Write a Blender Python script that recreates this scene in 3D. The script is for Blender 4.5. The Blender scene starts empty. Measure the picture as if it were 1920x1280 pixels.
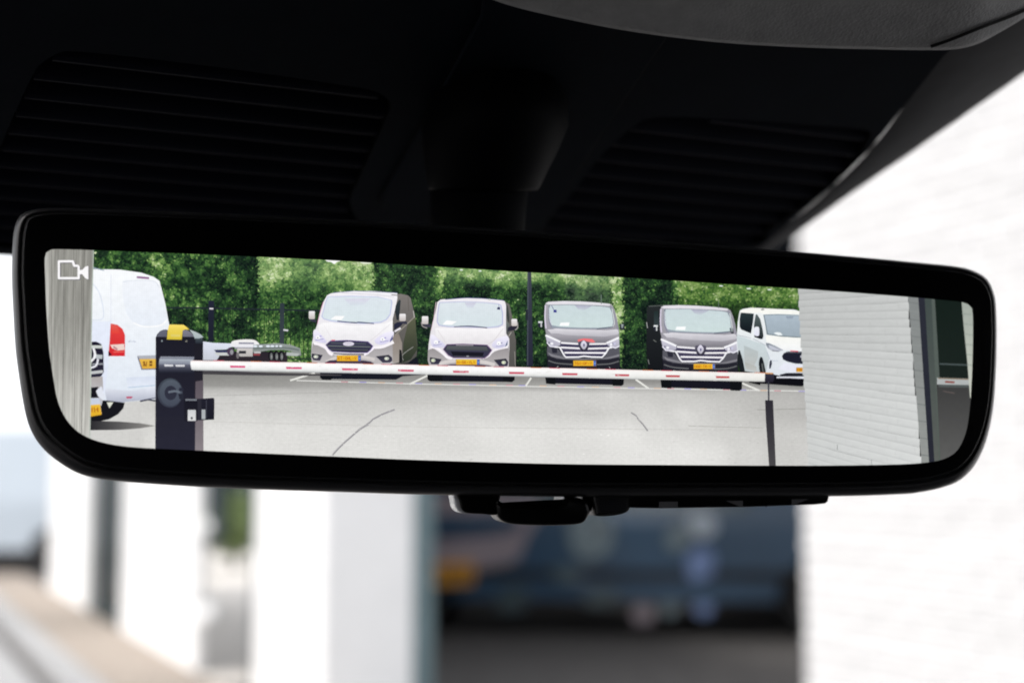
import bpy, bmesh, math, random
import numpy as np
from mathutils import Vector, Matrix, noise
from mathutils.geometry import tessellate_polygon

random.seed(7)
rng = np.random.default_rng(11)
S = bpy.context.scene
COL = S.collection
EXPO = 1.0
R = math.radians

# ------------------------------------------------------------------ camera, sky, sun
FPX = 2667.0                      # focal length in pixels of the 1920 px wide photograph (50 mm on 36 mm)
PITCH = math.atan(260 / FPX)
cam_d = bpy.data.cameras.new('camera')
cam_d.lens = 50.0
cam_d.sensor_width = 36.0
cam_d.clip_start = 0.01
cam_d.clip_end = 500
cam_d.dof.use_dof = True
cam_d.dof.focus_distance = 0.422
cam_d.dof.aperture_fstop = 6.4
cam_d.dof.aperture_blades = 0
cam = bpy.data.objects.new('camera', cam_d)
cam.rotation_euler = (math.pi / 2 + PITCH, 0, 0)
COL.objects.link(cam)
S.camera = cam

world = bpy.data.worlds.new('World')
S.world = world
world.use_nodes = True
wn = world.node_tree
wn.nodes.clear()
w_out = wn.nodes.new('ShaderNodeOutputWorld')
w_bg = wn.nodes.new('ShaderNodeBackground')
w_sky = wn.nodes.new('ShaderNodeTexSky')
w_sky.sky_type = 'NISHITA'
w_sky.sun_disc = False
SUN_DIR = Vector((-0.80, -0.42, 0.95)).normalized()     # towards the sun
w_sky.sun_elevation = math.asin(SUN_DIR.z)
w_sky.sun_rotation = math.atan2(SUN_DIR.x, SUN_DIR.y)
w_sky.air_density = 1.0
w_sky.dust_density = 6.0
w_bg.inputs['Strength'].default_value = 0.15
w_mix = wn.nodes.new('ShaderNodeMixRGB')              # closed bright cloud cover over the blue
w_mix.inputs[0].default_value = 0.82
w_mix.inputs[2].default_value = (5.6, 5.7, 5.9, 1)
wn.links.new(w_sky.outputs[0], w_mix.inputs[1])
wn.links.new(w_mix.outputs[0], w_bg.inputs[0])
wn.links.new(w_bg.outputs[0], w_out.inputs[0])

sun_d = bpy.data.lights.new('sun', 'SUN')
sun_d.energy = 1.1
sun_d.angle = R(12)
sun_d.color = (1.0, 0.985, 0.96)
sun = bpy.data.objects.new('sun', sun_d)
sun.rotation_euler = (-SUN_DIR).to_track_quat('-Z', 'Y').to_euler()
COL.objects.link(sun)

S.view_settings.view_transform = 'Standard'
S.view_settings.look = 'None'
S.view_settings.exposure = EXPO
S.view_settings.gamma = 1.0
S.cycles.max_bounces = 8
S.cycles.use_denoising = True
S.cycles.filter_width = 1.9

# ------------------------------------------------------------------ geometry of the view
cp, sp_ = math.cos(PITCH), math.sin(PITCH)

def ray(px, py):
    x = (px - 960) / FPX
    z = -(py - 640) / FPX
    return Vector((x, cp - z * sp_, sp_ + z * cp))

def at_y(px, py, y):
    r = ray(px, py)
    return r * (y / r.y)

def on_plane(px, py, p0, n):
    r = ray(px, py)
    return r * (p0.dot(n) / r.dot(n))

GZ = -1.35
def ground(px, py, z=GZ):
    r = ray(px, py)
    return r * (z / r.z)

# the car heads 24 degrees to the left of the camera
PSI = R(24.5)
FWD = Vector((-math.sin(PSI), math.cos(PSI), 0))
LAT = Vector((math.cos(PSI), math.sin(PSI), 0))
UP = Vector((0, 0, 1))

# ------------------------------------------------------------------ materials
def srgb(c):
    r = []
    for v in c:
        v = v / 255.0
        r.append(v / 12.92 if v <= 0.04045 else ((v + 0.055) / 1.055) ** 2.4)
    return r

def mat(name, base, rough=0.6, metal=0.0, spec=0.5, noise_scale=None, noise_amt=0.15, bump=0.0, bump_scale=200.0,
        coat=0.0, trans=0.0, emit=None):
    m = bpy.data.materials.new(name)
    m.use_nodes = True
    nt = m.node_tree
    b = nt.nodes['Principled BSDF']
    b.inputs['Roughness'].default_value = rough
    b.inputs['Metallic'].default_value = metal
    b.inputs['Specular IOR Level'].default_value = spec
    b.inputs['Coat Weight'].default_value = coat
    b.inputs['Transmission Weight'].default_value = trans
    b.inputs['Base Color'].default_value = (*base, 1)
    tc = nt.nodes.new('ShaderNodeTexCoord')
    if noise_scale:
        n = nt.nodes.new('ShaderNodeTexNoise')
        n.inputs['Scale'].default_value = noise_scale
        n.inputs['Detail'].default_value = 6
        n.inputs['Roughness'].default_value = 0.65
        nt.links.new(tc.outputs['Object'], n.inputs['Vector'])
        rp = nt.nodes.new('ShaderNodeValToRGB')
        rp.color_ramp.elements[0].position = 0.3
        rp.color_ramp.elements[1].position = 0.7
        rp.color_ramp.elements[0].color = (*[max(0, v * (1 - noise_amt)) for v in base], 1)
        rp.color_ramp.elements[1].color = (*[min(1, v * (1 + noise_amt)) for v in base], 1)
        nt.links.new(n.outputs['Fac'], rp.inputs[0])
        nt.links.new(rp.outputs[0], b.inputs['Base Color'])
    if bump:
        v = nt.nodes.new('ShaderNodeTexVoronoi')
        v.inputs['Scale'].default_value = bump_scale
        n2 = nt.nodes.new('ShaderNodeTexNoise')
        n2.inputs['Scale'].default_value = bump_scale * 1.7
        n2.inputs['Detail'].default_value = 3
        ad = nt.nodes.new('ShaderNodeMath'); ad.operation = 'ADD'
        bp = nt.nodes.new('ShaderNodeBump')
        bp.inputs['Strength'].default_value = bump
        bp.inputs['Distance'].default_value = 0.3 / bump_scale
        nt.links.new(tc.outputs['Object'], v.inputs['Vector'])
        nt.links.new(tc.outputs['Object'], n2.inputs['Vector'])
        nt.links.new(v.outputs['Distance'], ad.inputs[0])
        nt.links.new(n2.outputs['Fac'], ad.inputs[1])
        nt.links.new(ad.outputs[0], bp.inputs['Height'])
        nt.links.new(bp.outputs[0], b.inputs['Normal'])
    return m

M = {}
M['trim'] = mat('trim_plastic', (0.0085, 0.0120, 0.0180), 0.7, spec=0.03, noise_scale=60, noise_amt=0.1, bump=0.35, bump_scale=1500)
M['slat'] = mat('slat_plastic', (0.0105, 0.0120, 0.0200), 0.6, spec=0.05, noise_scale=40)
M['recess'] = mat('recess_black', (0.0015, 0.0015, 0.002), 0.8, spec=0.1, noise_scale=40)
M['visor'] = mat('grained_headliner', (0.38, 0.38, 0.385), 0.75, spec=0.25, noise_scale=120, noise_amt=0.12, bump=0.6, bump_scale=900)
M['housing'] = mat('mirror_housing', (0.02, 0.02, 0.022), 0.4, spec=0.5, noise_scale=90, noise_amt=0.15, bump=0.2, bump_scale=2500)
M['gloss'] = mat('black_gloss', (0.0025, 0.0025, 0.003), 0.3, spec=0.2, noise_scale=30)
M['bezel'] = mat('bezel_glass', (0.0015, 0.0015, 0.0018), 0.16, spec=0.22, noise_scale=30)
M['bezel_edge'] = mat('bezel_edge', (0.03, 0.03, 0.031), 0.22, spec=1.0, noise_scale=30)
M['stalk'] = mat('stalk_plastic', (0.0028, 0.0031, 0.0040), 0.6, spec=0.03, noise_scale=50)
M['lens'] = mat('clear_lens', (0.55, 0.57, 0.6), 0.2, spec=0.8, noise_scale=50)
M['legend'] = mat('button_legend', (0.12, 0.12, 0.13), 0.5, noise_scale=80)
M['cabin'] = mat('cabin_cloth', (0.02, 0.02, 0.022), 0.9, noise_scale=50)
M['white_wall'] = mat('white_render', (0.80, 0.80, 0.80), 0.8, noise_scale=3, noise_amt=0.04, bump=0.2, bump_scale=60)
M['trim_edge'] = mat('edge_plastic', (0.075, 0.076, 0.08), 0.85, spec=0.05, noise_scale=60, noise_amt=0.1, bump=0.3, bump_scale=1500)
M['brick'] = mat('white_brick', (0.678, 0.678, 0.682), 0.75, noise_scale=9, noise_amt=0.06, bump=0.5, bump_scale=90)
M['mortar'] = mat('white_mortar', (0.53, 0.53, 0.535), 0.9, noise_scale=12)
M['pale_teal'] = mat('pale_teal_frame', (0.13, 0.19, 0.205), 0.5, noise_scale=10)
M['pale_paving'] = mat('pale_paving', (0.62, 0.58, 0.53), 0.9, noise_scale=12, noise_amt=0.2)
M['glass'] = mat('dark_window', (0.012, 0.022, 0.024), 0.12, spec=0.6, noise_scale=1.5, noise_amt=0.5)
M['frame'] = mat('window_frame', (0.015, 0.03, 0.032), 0.5, noise_scale=10)
M['asphalt'] = mat('asphalt', (0.10, 0.093, 0.088), 0.9, noise_scale=6, noise_amt=0.3, bump=0.4, bump_scale=120)
M['gravel'] = mat('gravel_bed', (0.34, 0.29, 0.245), 0.95, noise_scale=12, noise_amt=0.35, bump=0.7, bump_scale=40)
M['kerb'] = mat('kerb_concrete', (0.34, 0.34, 0.34), 0.85, noise_scale=10, noise_amt=0.15)
M['blue_paint'] = mat('dark_blue_paint', (0.020, 0.062, 0.118), 0.35, spec=0.5, coat=0.6, noise_scale=2, noise_amt=0.1)
M['white_paint'] = mat('white_paint', (0.46, 0.52, 0.58), 0.4, coat=0.5, noise_scale=2, noise_amt=0.03)
M['car_glass'] = mat('car_glass', (0.07, 0.10, 0.11), 0.15, spec=0.8, noise_scale=1.2, noise_amt=0.6)
M['pale_glint'] = mat('pale_glint', (0.17, 0.22, 0.24), 0.5, noise_scale=5, noise_amt=0.3)  # tone of the highlight patches on the blue van
M['lilac_glint'] = mat('lilac_glint', (0.16, 0.23, 0.42), 0.5, noise_scale=5, noise_amt=0.2)  # bluish tone of the highlight patches on the blue van
M['rose_panel_and_glint'] = mat('rose_panel_and_glint', (0.30, 0.25, 0.27), 0.6, noise_scale=3, noise_amt=0.2)
M['tyre'] = mat('tyre_rubber', (0.012, 0.012, 0.013), 0.85, noise_scale=20)
M['rim'] = mat('wheel_rim', (0.12, 0.11, 0.10), 0.35, metal=0.6, noise_scale=20)
M['plate'] = mat('orange_plate', (0.75, 0.33, 0.02), 0.5, noise_scale=20, noise_amt=0.05)
M['plate_ink'] = mat('plate_ink', (0.02, 0.02, 0.02), 0.6, noise_scale=20)
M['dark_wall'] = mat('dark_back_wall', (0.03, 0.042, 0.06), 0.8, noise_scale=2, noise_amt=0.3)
M['leaf'] = mat('shrub_leaf', (0.17, 0.23, 0.08), 0.6, noise_scale=14, noise_amt=0.4)
M['bark'] = mat('shrub_bark', (0.08, 0.06, 0.04), 0.9, noise_scale=14)
M['chrome'] = mat('glint_white', (0.85, 0.85, 0.85), 0.3, noise_scale=30, noise_amt=0.03)  # white of the balls that stand in for blurred highlights

# picture material: what the display shows, given off as light
def pic_mat(name, amp, sx, sy, detail=3, grid=0.035):
    m = bpy.data.materials.new(name)
    m.use_nodes = True
    nt = m.node_tree
    nt.nodes.clear()
    out = nt.nodes.new('ShaderNodeOutputMaterial')
    em = nt.nodes.new('ShaderNodeEmission')
    em.inputs['Strength'].default_value = 2.0 ** (-EXPO)
    at = nt.nodes.new('ShaderNodeVertexColor'); at.layer_name = 'Col'
    tc = nt.nodes.new('ShaderNodeTexCoord')
    mp = nt.nodes.new('ShaderNodeMapping')
    mp.inputs['Scale'].default_value = (sx, sy, 1)
    n = nt.nodes.new('ShaderNodeTexNoise')
    n.inputs['Scale'].default_value = 1.0
    n.inputs['Detail'].default_value = detail
    n.inputs['Roughness'].default_value = 0.7
    nt.links.new(tc.outputs['Object'], mp.inputs[0])
    nt.links.new(mp.outputs[0], n.inputs['Vector'])
    mr = nt.nodes.new('ShaderNodeMapRange')
    mr.inputs['From Min'].default_value = 0.25
    mr.inputs['From Max'].default_value = 0.75
    mr.inputs['To Min'].default_value = 1 - amp
    mr.inputs['To Max'].default_value = 1 + amp
    nt.links.new(n.outputs['Fac'], mr.inputs[0])
    # fine pixel columns of the panel
    sx_ = nt.nodes.new('ShaderNodeSeparateXYZ')
    nt.links.new(tc.outputs['Object'], sx_.inputs[0])
    def wave(sock, per):
        a = nt.nodes.new('ShaderNodeMath'); a.operation = 'MULTIPLY'; a.inputs[1].default_value = 2 * math.pi / per
        b = nt.nodes.new('ShaderNodeMath'); b.operation = 'SINE'
        nt.links.new(sock, a.inputs[0]); nt.links.new(a.outputs[0], b.inputs[0])
        return b.outputs[0]
    ad = nt.nodes.new('ShaderNodeMath'); ad.operation = 'ADD'
    nt.links.new(wave(sx_.outputs[0], 0.00062), ad.inputs[0])
    nt.links.new(wave(sx_.outputs[1], 0.00062), ad.inputs[1])
    ml = nt.nodes.new('ShaderNodeMath'); ml.operation = 'MULTIPLY_ADD'
    ml.inputs[1].default_value = grid / 2; ml.inputs[2].default_value = 1.0
    nt.links.new(ad.outputs[0], ml.inputs[0])
    mm = nt.nodes.new('ShaderNodeMath'); mm.operation = 'MULTIPLY'
    nt.links.new(mr.outputs[0], mm.inputs[0]); nt.links.new(ml.outputs[0], mm.inputs[1])
    vm = nt.nodes.new('ShaderNodeVectorMath'); vm.operation = 'SCALE'
    nt.links.new(at.outputs[0], vm.inputs[0]); nt.links.new(mm.outputs[0], vm.inputs['Scale'])
    nt.links.new(vm.outputs[0], em.inputs[0])
    nt.links.new(em.outputs[0], out.inputs[0])
    return m

P_PLAIN = pic_mat('picture_plain', 0.05, 500, 500)
P_GROUND = pic_mat('picture_asphalt', 0.09, 900, 1500, 5)
P_WOOD = pic_mat('picture_wood', 0.28, 1500, 60, 5)
P_LEAF = pic_mat('picture_leaves', 0.35, 900, 900, 4)
P_BRICK = pic_mat('picture_brick', 0.05, 300, 700, 4)

# ------------------------------------------------------------------ object helpers
def tag(o, label=None, cat=None, group=None, kind=None):
    if label: o['label'] = label
    if cat: o['category'] = cat
    if group: o['group'] = group
    if kind: o['kind'] = kind
    return o

def empty(name, loc, basis=None):
    o = bpy.data.objects.new(name, None)
    mw = Matrix.Identity(4)
    if basis:
        for i in range(3):
            for j in range(3):
                mw[j][i] = basis[i][j]
    mw.translation = Vector(loc)
    o.matrix_world = mw
    o.empty_display_size = 0.02
    COL.objects.link(o)
    return o

def link(name, me, m, parent=None, smooth=False):
    o = bpy.data.objects.new(name, me)
    if m is not None:
        me.materials.append(m)
    if smooth:
        for p in me.polygons: p.use_smooth = True
    COL.objects.link(o)
    if parent: o.parent = parent          # mesh data are given in the parent's frame
    return o

def mesh_from(verts, faces, name='mesh'):
    me = bpy.data.meshes.new(name)
    me.from_pydata([tuple(v) for v in verts], [], faces)
    me.validate()
    me.update()
    return me

def from_bm(bm, name='mesh'):
    bmesh.ops.recalc_face_normals(bm, faces=bm.faces)
    me = bpy.data.meshes.new(name)
    bm.to_mesh(me); bm.free()
    return me

def obox(c, ax, ay, az, hx, hy, hz, bev=0.0, seg=2):
    """bevelled box with centre c and half sizes along three axes"""
    bm = bmesh.new()
    bmesh.ops.create_cube(bm, size=2.0)
    for v in bm.verts:
        v.co = Vector((v.co.x * hx, v.co.y * hy, v.co.z * hz))
    if bev > 0:
        bmesh.ops.bevel(bm, geom=list(bm.edges), offset=bev, segments=seg, affect='EDGES', profile=0.6)
    for v in bm.verts:
        v.co = c + ax * v.co.x + ay * v.co.y + az * v.co.z
    return from_bm(bm)

def catmull(pts, n=6, closed=True):
    P = [Vector(p) for p in pts]
    out = []
    m = len(P)
    for i in range(m if closed else m - 1):
        if closed:
            a, b, c, d = P[i - 1], P[i], P[(i + 1) % m], P[(i + 2) % m]
        else:
            a, b, c, d = P[max(i - 1, 0)], P[i], P[i + 1], P[min(i + 2, m - 1)]
        for k in range(n):
            t = k / n
            out.append(0.5 * ((2 * b) + (c - a) * t + (2 * a - 5 * b + 4 * c - d) * t * t + (3 * b - a - 3 * c + d) * t ** 3))
    if not closed: out.append(P[-1])
    return out

def resample(pts, n):
    P = [Vector(p) for p in pts] + [Vector(pts[0])]
    L = [0]
    for i in range(1, len(P)): L.append(L[-1] + (P[i] - P[i - 1]).length)
    out = []; j = 0
    for k in range(n):
        s = L[-1] * k / n
        while L[j + 1] < s: j += 1
        out.append(P[j].lerp(P[j + 1], (s - L[j]) / max(L[j + 1] - L[j], 1e-9)))
    return out

def inset2(pts, f):
    """inset a closed 2D outline; f(nx, ny) gives the distance for an outward normal (in the outline's own axes)"""
    n = len(pts)
    area = sum(pts[i].x * pts[(i + 1) % n].y - pts[(i + 1) % n].x * pts[i].y for i in range(n))
    s = 1 if area > 0 else -1
    out = []
    for i in range(n):
        t = (pts[(i + 1) % n] - pts[i - 1])
        t.normalize()
        nx, ny = t.y * s, -t.x * s
        d = f(nx, ny)
        out.append(Vector((pts[i].x - nx * d, pts[i].y - ny * d)))
    return out

def loft(rings, caps=(False, False), closed=True):
    n = len(rings[0])
    verts = [v for r in rings for v in r]
    faces = []
    for k in range(len(rings) - 1):
        for i in range(n if closed else n - 1):
            j = (i + 1) % n
            faces.append((k * n + i, k * n + j, (k + 1) * n + j, (k + 1) * n + i))
    if caps[0]: faces.append(tuple(range(n)))
    if caps[1]: faces.append(tuple(reversed(range((len(rings) - 1) * n, len(rings) * n))))
    return verts, faces

# ================================================================== THE MIRROR
MC_DEPTH = 0.42
TH = R(9)
MU = Vector((math.cos(TH), math.sin(TH), 0))
MN = Vector((math.sin(TH), -math.cos(TH), 0))
MV = Vector((0, 0, 1))
MC = at_y(945, 655, MC_DEPTH)
mirror = empty('rear_view_mirror', MC, (MU, MV, MN))
tag(mirror, 'wide black digital rear view mirror showing a parking lot with vans on its screen', 'mirror')

def mp(px, py, h=0.0):
    """photo pixel -> point of the plane h in front of the mirror glass, in the mirror's own frame"""
    p0 = MC + MN * h
    w = on_plane(px, py, p0, MN) - MC
    return Vector((w.dot(MU), w.dot(MV), w.dot(MN)))

OUTER = [(24, 450), (29, 420), (40, 402), (60, 394), (90, 390.5), (160, 391), (300, 396), (500, 404), (740, 417), (960, 431), (1200, 449),
         (1400, 464), (1600, 481), (1720, 492), (1790, 499), (1822, 506), (1850, 522), (1864, 550), (1868, 580), (1869, 640),
         (1867, 705), (1863, 760), (1855, 805), (1843, 843), (1824, 877), (1798, 901), (1765, 914), (1727, 922), (1690, 926),
         (1560, 930), (1300, 931), (1050, 931), (800, 927), (640, 922), (480, 917), (350, 911), (225, 902), (175, 895), (140, 884),
         (105, 862), (80, 840), (62, 815), (50, 785), (42, 747), (35, 702), (29, 655), (25, 590), (22, 520)]
OPEN = [(84, 484), (87, 473), (97, 467.5), (118, 467.3), (175, 469), (320, 474.5), (475, 481), (610, 487.5), (720, 494), (985, 510), (1200, 522),
        (1400, 535), (1560, 545.5), (1720, 558), (1780, 563.5), (1802, 566), (1816, 570.5), (1823, 580), (1824.5, 620), (1823, 690), (1821, 730),
        (1819, 760), (1814, 798), (1807, 822), (1795, 844), (1777, 857), (1750, 865), (1690, 870), (1565, 872.3), (1440, 872.5), (1280, 871.5),
        (1050, 869.5), (800, 862.5), (640, 856), (480, 849), (325, 842), (250, 838), (200, 831), (165, 820), (140, 804), (120, 779),
        (107, 747), (99, 702), (92, 655), (87, 580), (84.5, 515)]

NO = 360
outer_px = resample(catmull([Vector(p) for p in OUTER], 6), NO)
open_px = resample(catmull([Vector(p) for p in OPEN], 6), NO)
glass_px = inset2(outer_px, lambda nx, ny: 9 + 13 * max(0, -nx) + 17 * max(0, ny) + 2 * max(0, -ny))
lip_px = inset2(outer_px, lambda nx, ny: 3 + 6 * max(0, -nx) + 10 * max(0, ny))

def best_shift(a, b):
    n = len(a); best = None
    for s in range(0, n):
        d = sum((a[(i * 12) % n] - b[(i * 12 + s) % n]).length for i in range(n // 12))
        if best is None or d < best[0]: best = (d, s)
    return best[1]
sft = best_shift(glass_px, open_px)
open_al = [open_px[(i + sft) % NO] for i in range(NO)]

# bezel glass: ring around the display, with a thin return at the opening and a polished edge outside
ring0 = [mp(p.x, p.y, -0.0022) for p in open_al]
ring1 = [mp(p.x, p.y, 0.0) for p in open_al]
ring2 = [mp(p.x, p.y, 0.0) for p in glass_px]
v, f = loft([ring0, ring1, ring2])
link('bezel', mesh_from(v, f), M['bezel'], mirror)
edge_px = inset2(outer_px, lambda nx, ny: 6.5 + 11 * max(0, -nx) + 14 * max(0, ny) + 1.5 * max(0, -ny))
e1 = [mp(p.x, p.y, -0.0002) for p in glass_px]
e2 = [mp(p.x, p.y, -0.0026) for p in edge_px]
e3 = [mp(p.x, p.y, -0.0035) for p in edge_px]
v, f = loft([e1, e2, e3])
link('glass_edge', mesh_from(v, f), M['bezel_edge'], mirror, True)
# housing: rounded lip, shell and back
def off_ring(px_ring, h, shrink):
    r = [mp(p.x, p.y, h) for p in px_ring]
    if shrink:
        q = inset2([Vector((a.x, a.y)) for a in r], lambda nx, ny: shrink)
        r = [Vector((q[i].x, q[i].y, r[i].z)) for i in range(len(r))]
    return r
rings = [[mp(p.x, p.y, -0.0036) for p in edge_px],
         [mp(p.x, p.y, -0.0020) for p in inset2(outer_px, lambda nx, ny: 4.5 + 8 * max(0, -nx) + 11 * max(0, ny))],
         [mp(p.x, p.y, -0.0021) for p in lip_px],
         [mp(p.x, p.y, -0.0032) for p in inset2(outer_px, lambda nx, ny: 1.2 + 3 * max(0, -nx) + 5 * max(0, ny))],
         [mp(p.x, p.y, -0.0055) for p in inset2(outer_px, lambda nx, ny: 0.4 + 1.2 * max(0, ny))],
         off_ring(outer_px, -0.008, 0.0),
         off_ring(outer_px, -0.012, 0.0012),
         off_ring(outer_px, -0.018, 0.0045),
         off_ring(outer_px, -0.024, 0.010),
         off_ring(outer_px, -0.029, 0.017)]
v, f = loft(rings, (False, True))
link('housing', mesh_from(v, f), M['housing'], mirror, True)
# display panel behind the glass
H_BASE = -0.0020
dp = [mp(p.x, p.y, H_BASE - 0.0003) for p in inset2(open_al, lambda nx, ny: -8)]
link('display', mesh_from(dp, [tuple(range(NO))]), M['gloss'], mirror)

# ------------------------------------------------------------------ picture on the display
class Art:
    def __init__(s):
        s.x0 = s.y0 = 0; s.s = 1.0; s.used = []; s.floor = H_BASE + 0.00032
        s.step = 6e-6
    def v(s, x0, y0, sc=1.0): s.x0, s.y0, s.s = x0, y0, sc
    def p(s, pt): return (s.x0 + pt[0] / s.s, s.y0 + pt[1] / s.s)
    def height(s, pts):
        bx = (min(p[0] for p in pts), min(p[1] for p in pts), max(p[0] for p in pts), max(p[1] for p in pts))
        h = s.floor
        for b, hh in s.used:
            if bx[0] < b[2] and bx[2] > b[0] and bx[1] < b[3] and bx[3] > b[1] and hh >= h:
                h = hh + s.step
        s.used.append((bx, h))
        return h
A = Art()

def hull(P):
    P = sorted(set((round(p.x, 3), round(p.y, 3)) for p in P))
    def half(Q):
        r = []
        for p in Q:
            while len(r) > 1 and (r[-1][0] - r[-2][0]) * (p[1] - r[-2][1]) - (r[-1][1] - r[-2][1]) * (p[0] - r[-2][0]) <= 0: r.pop()
            r.append(p)
        return r[:-1]
    return half(P) + half(P[::-1])
CLIP = hull(inset2(open_px, lambda nx, ny: -7)[::2])
CL = [(a, b) for a, b in zip(CLIP, CLIP[1:] + CLIP[:1])]
CLN = np.array([[-(b[1] - a[1]), b[0] - a[0], -(-(b[1] - a[1]) * a[0] + (b[0] - a[0]) * a[1])] for a, b in CL])
def outside(pts):
    q = np.array([(p[0], p[1], 1.0) for p in pts])
    return (q @ CLN.T) < 0
def clip_face(pts, cols):
    """cut one coloured polygon to the display's outline"""
    for (nx, ny, d) in CLN:
        out_p, out_c = [], []
        n = len(pts)
        if n < 3: return [], []
        D = [nx * p[0] + ny * p[1] + d for p in pts]
        for i in range(n):
            j = (i + 1) % n
            if D[i] >= 0: out_p.append(pts[i]); out_c.append(cols[i])
            if (D[i] >= 0) != (D[j] >= 0):
                t = D[i] / (D[i] - D[j])
                out_p.append((pts[i][0] + (pts[j][0] - pts[i][0]) * t, pts[i][1] + (pts[j][1] - pts[i][1]) * t))
                out_c.append([cols[i][k] + (cols[j][k] - cols[i][k]) * t for k in range(3)])
        pts, cols = out_p, out_c
    return pts, cols

class Pic:
    """one flat mesh of the picture: coloured polygons on the mirror plane"""
    def __init__(s, name, parent=None, label=None, m=P_PLAIN):
        s.name, s.parent, s.label, s.m = name, parent, label, m
        s.V, s.F, s.C = [], [], []; s.ob = None
    def raw(s, pts, cols, faces, h=None):
        if h is None: h = A.height(pts)
        om = outside(pts)
        if om.any():
            if om.all(axis=0).any(): return s
            P0, C0, F0 = [], [], []
            for f_ in faces:
                q, c_ = clip_face([(pts[i][0], pts[i][1]) for i in f_], [cols[i] for i in f_])
                if len(q) >= 3:
                    F0.append(tuple(range(len(P0), len(P0) + len(q)))); P0 += q; C0 += c_
            pts, cols, faces = P0, C0, F0
        b = len(s.V)
        for p, c in zip(pts, cols):
            s.V.append(mp(p[0], p[1], h)); s.C.append((*srgb(c), 1))
        for f_ in faces: s.F.append(tuple(b + i for i in f_))
        return s
    def poly(s, pts, c, c2=None, ax='y', smooth=False, px=False):
        P = [Vector(p if px else A.p(p)) for p in pts]
        if smooth: P = catmull(P, 5)
        tris = tessellate_polygon([[Vector((q.x, q.y, 0)) for q in P]])
        i = 1 if ax == 'y' else 0
        lo = min(q[i] for q in P); hi = max(q[i] for q in P)
        if c2 is None or hi - lo < 1e-6:
            return s.raw(P, [c] * len(P), tris)
        # gradient: cut into bands so that the colour runs evenly
        h = A.height(P)
        bm = bmesh.new()
        vs = [bm.verts.new((q.x, q.y, 0)) for q in P]
        for t in tris:
            try: bm.faces.new([vs[k] for k in t])
            except ValueError: pass
        nb = 7
        no = Vector((0, 1, 0)) if ax == 'y' else Vector((1, 0, 0))
        for k in range(1, nb):
            co = lo + (hi - lo) * k / nb
            bmesh.ops.bisect_plane(bm, geom=bm.verts[:] + bm.edges[:] + bm.faces[:], plane_co=no * co, plane_no=no)
        bm.verts.index_update()
        pts2 = [(q.co.x, q.co.y) for q in bm.verts]
        cols = []
        for q in pts2:
            t = (q[i] - lo) / (hi - lo)
            cols.append([c[k] * (1 - t) + c2[k] * t for k in range(3)])
        fs = [[q.index for q in fc.verts] for fc in bm.faces]
        bm.free()
        return s.raw(pts2, cols, fs, h)
    def rect(s, x1, y1, x2, y2, c, c2=None, ax='y'):
        return s.poly([(x1, y1), (x2, y1), (x2, y2), (x1, y2)], c, c2, ax)
    def ell(s, cx, cy, rx, ry, c, c2=None, n=18):
        return s.poly([(cx + rx * math.cos(k * 2 * math.pi / n), cy + ry * math.sin(k * 2 * math.pi / n)) for k in range(n)], c, c2)
    def line(s, pts, w, c, smooth=False, w2=None):
        P = [Vector(A.p(p)) for p in pts]
        if smooth: P = catmull(P, 5, False)
        w = w / A.s; w2 = (w2 / A.s) if w2 is not None else w
        L, Rr = [], []
        n = len(P)
        for k in range(n):
            t = P[min(k + 1, n - 1)] - P[max(k - 1, 0)]
            if t.length < 1e-9: t = Vector((1, 0))
            t.normalize()
            q = Vector((-t.y, t.x)) * (w + (w2 - w) * k / (n - 1)) / 2
            L.append(P[k] + q); Rr.append(P[k] - q)
        pts2 = L + Rr
        return s.raw(pts2, [c] * len(pts2), [(k, k + 1, n + k + 1, n + k) for k in range(n - 1)])
    def soft(s, cx, cy, rx, ry, cin, cout, n=24):
        """round spot whose colour fades from the middle outwards"""
        pts = [A.p((cx, cy))]; cols = [cin]
        for r, t in ((0.45, 0.15), (0.75, 0.6), (1.0, 1.0)):
            for k in range(n):
                a = k * 2 * math.pi / n
                pts.append(A.p((cx + rx * r * math.cos(a), cy + ry * r * math.sin(a))))
                cols.append([cin[i] * (1 - t) + cout[i] * t for i in range(3)])
        fs = [(0, 1 + k, 1 + (k + 1) % n) for k in range(n)]
        for q in range(2):
            b = 1 + q * n
            fs += [(b + k, b + n + k, b + n + (k + 1) % n, b + (k + 1) % n) for k in range(n)]
        return s.raw(pts, cols, fs)
    def build(s, parent=None):
        me = mesh_from(s.V, s.F, s.name)
        ca = me.color_attributes.new('Col', 'FLOAT_COLOR', 'POINT')
        ca.data.foreach_set('color', np.array(s.C, dtype=np.float32).ravel())
        par = parent or (s.parent.ob if isinstance(s.parent, Pic) else s.parent) or mirror
        s.ob = link(s.name, me, s.m, par)
        if s.label: s.ob['label'] = s.label
        return s.ob

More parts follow.
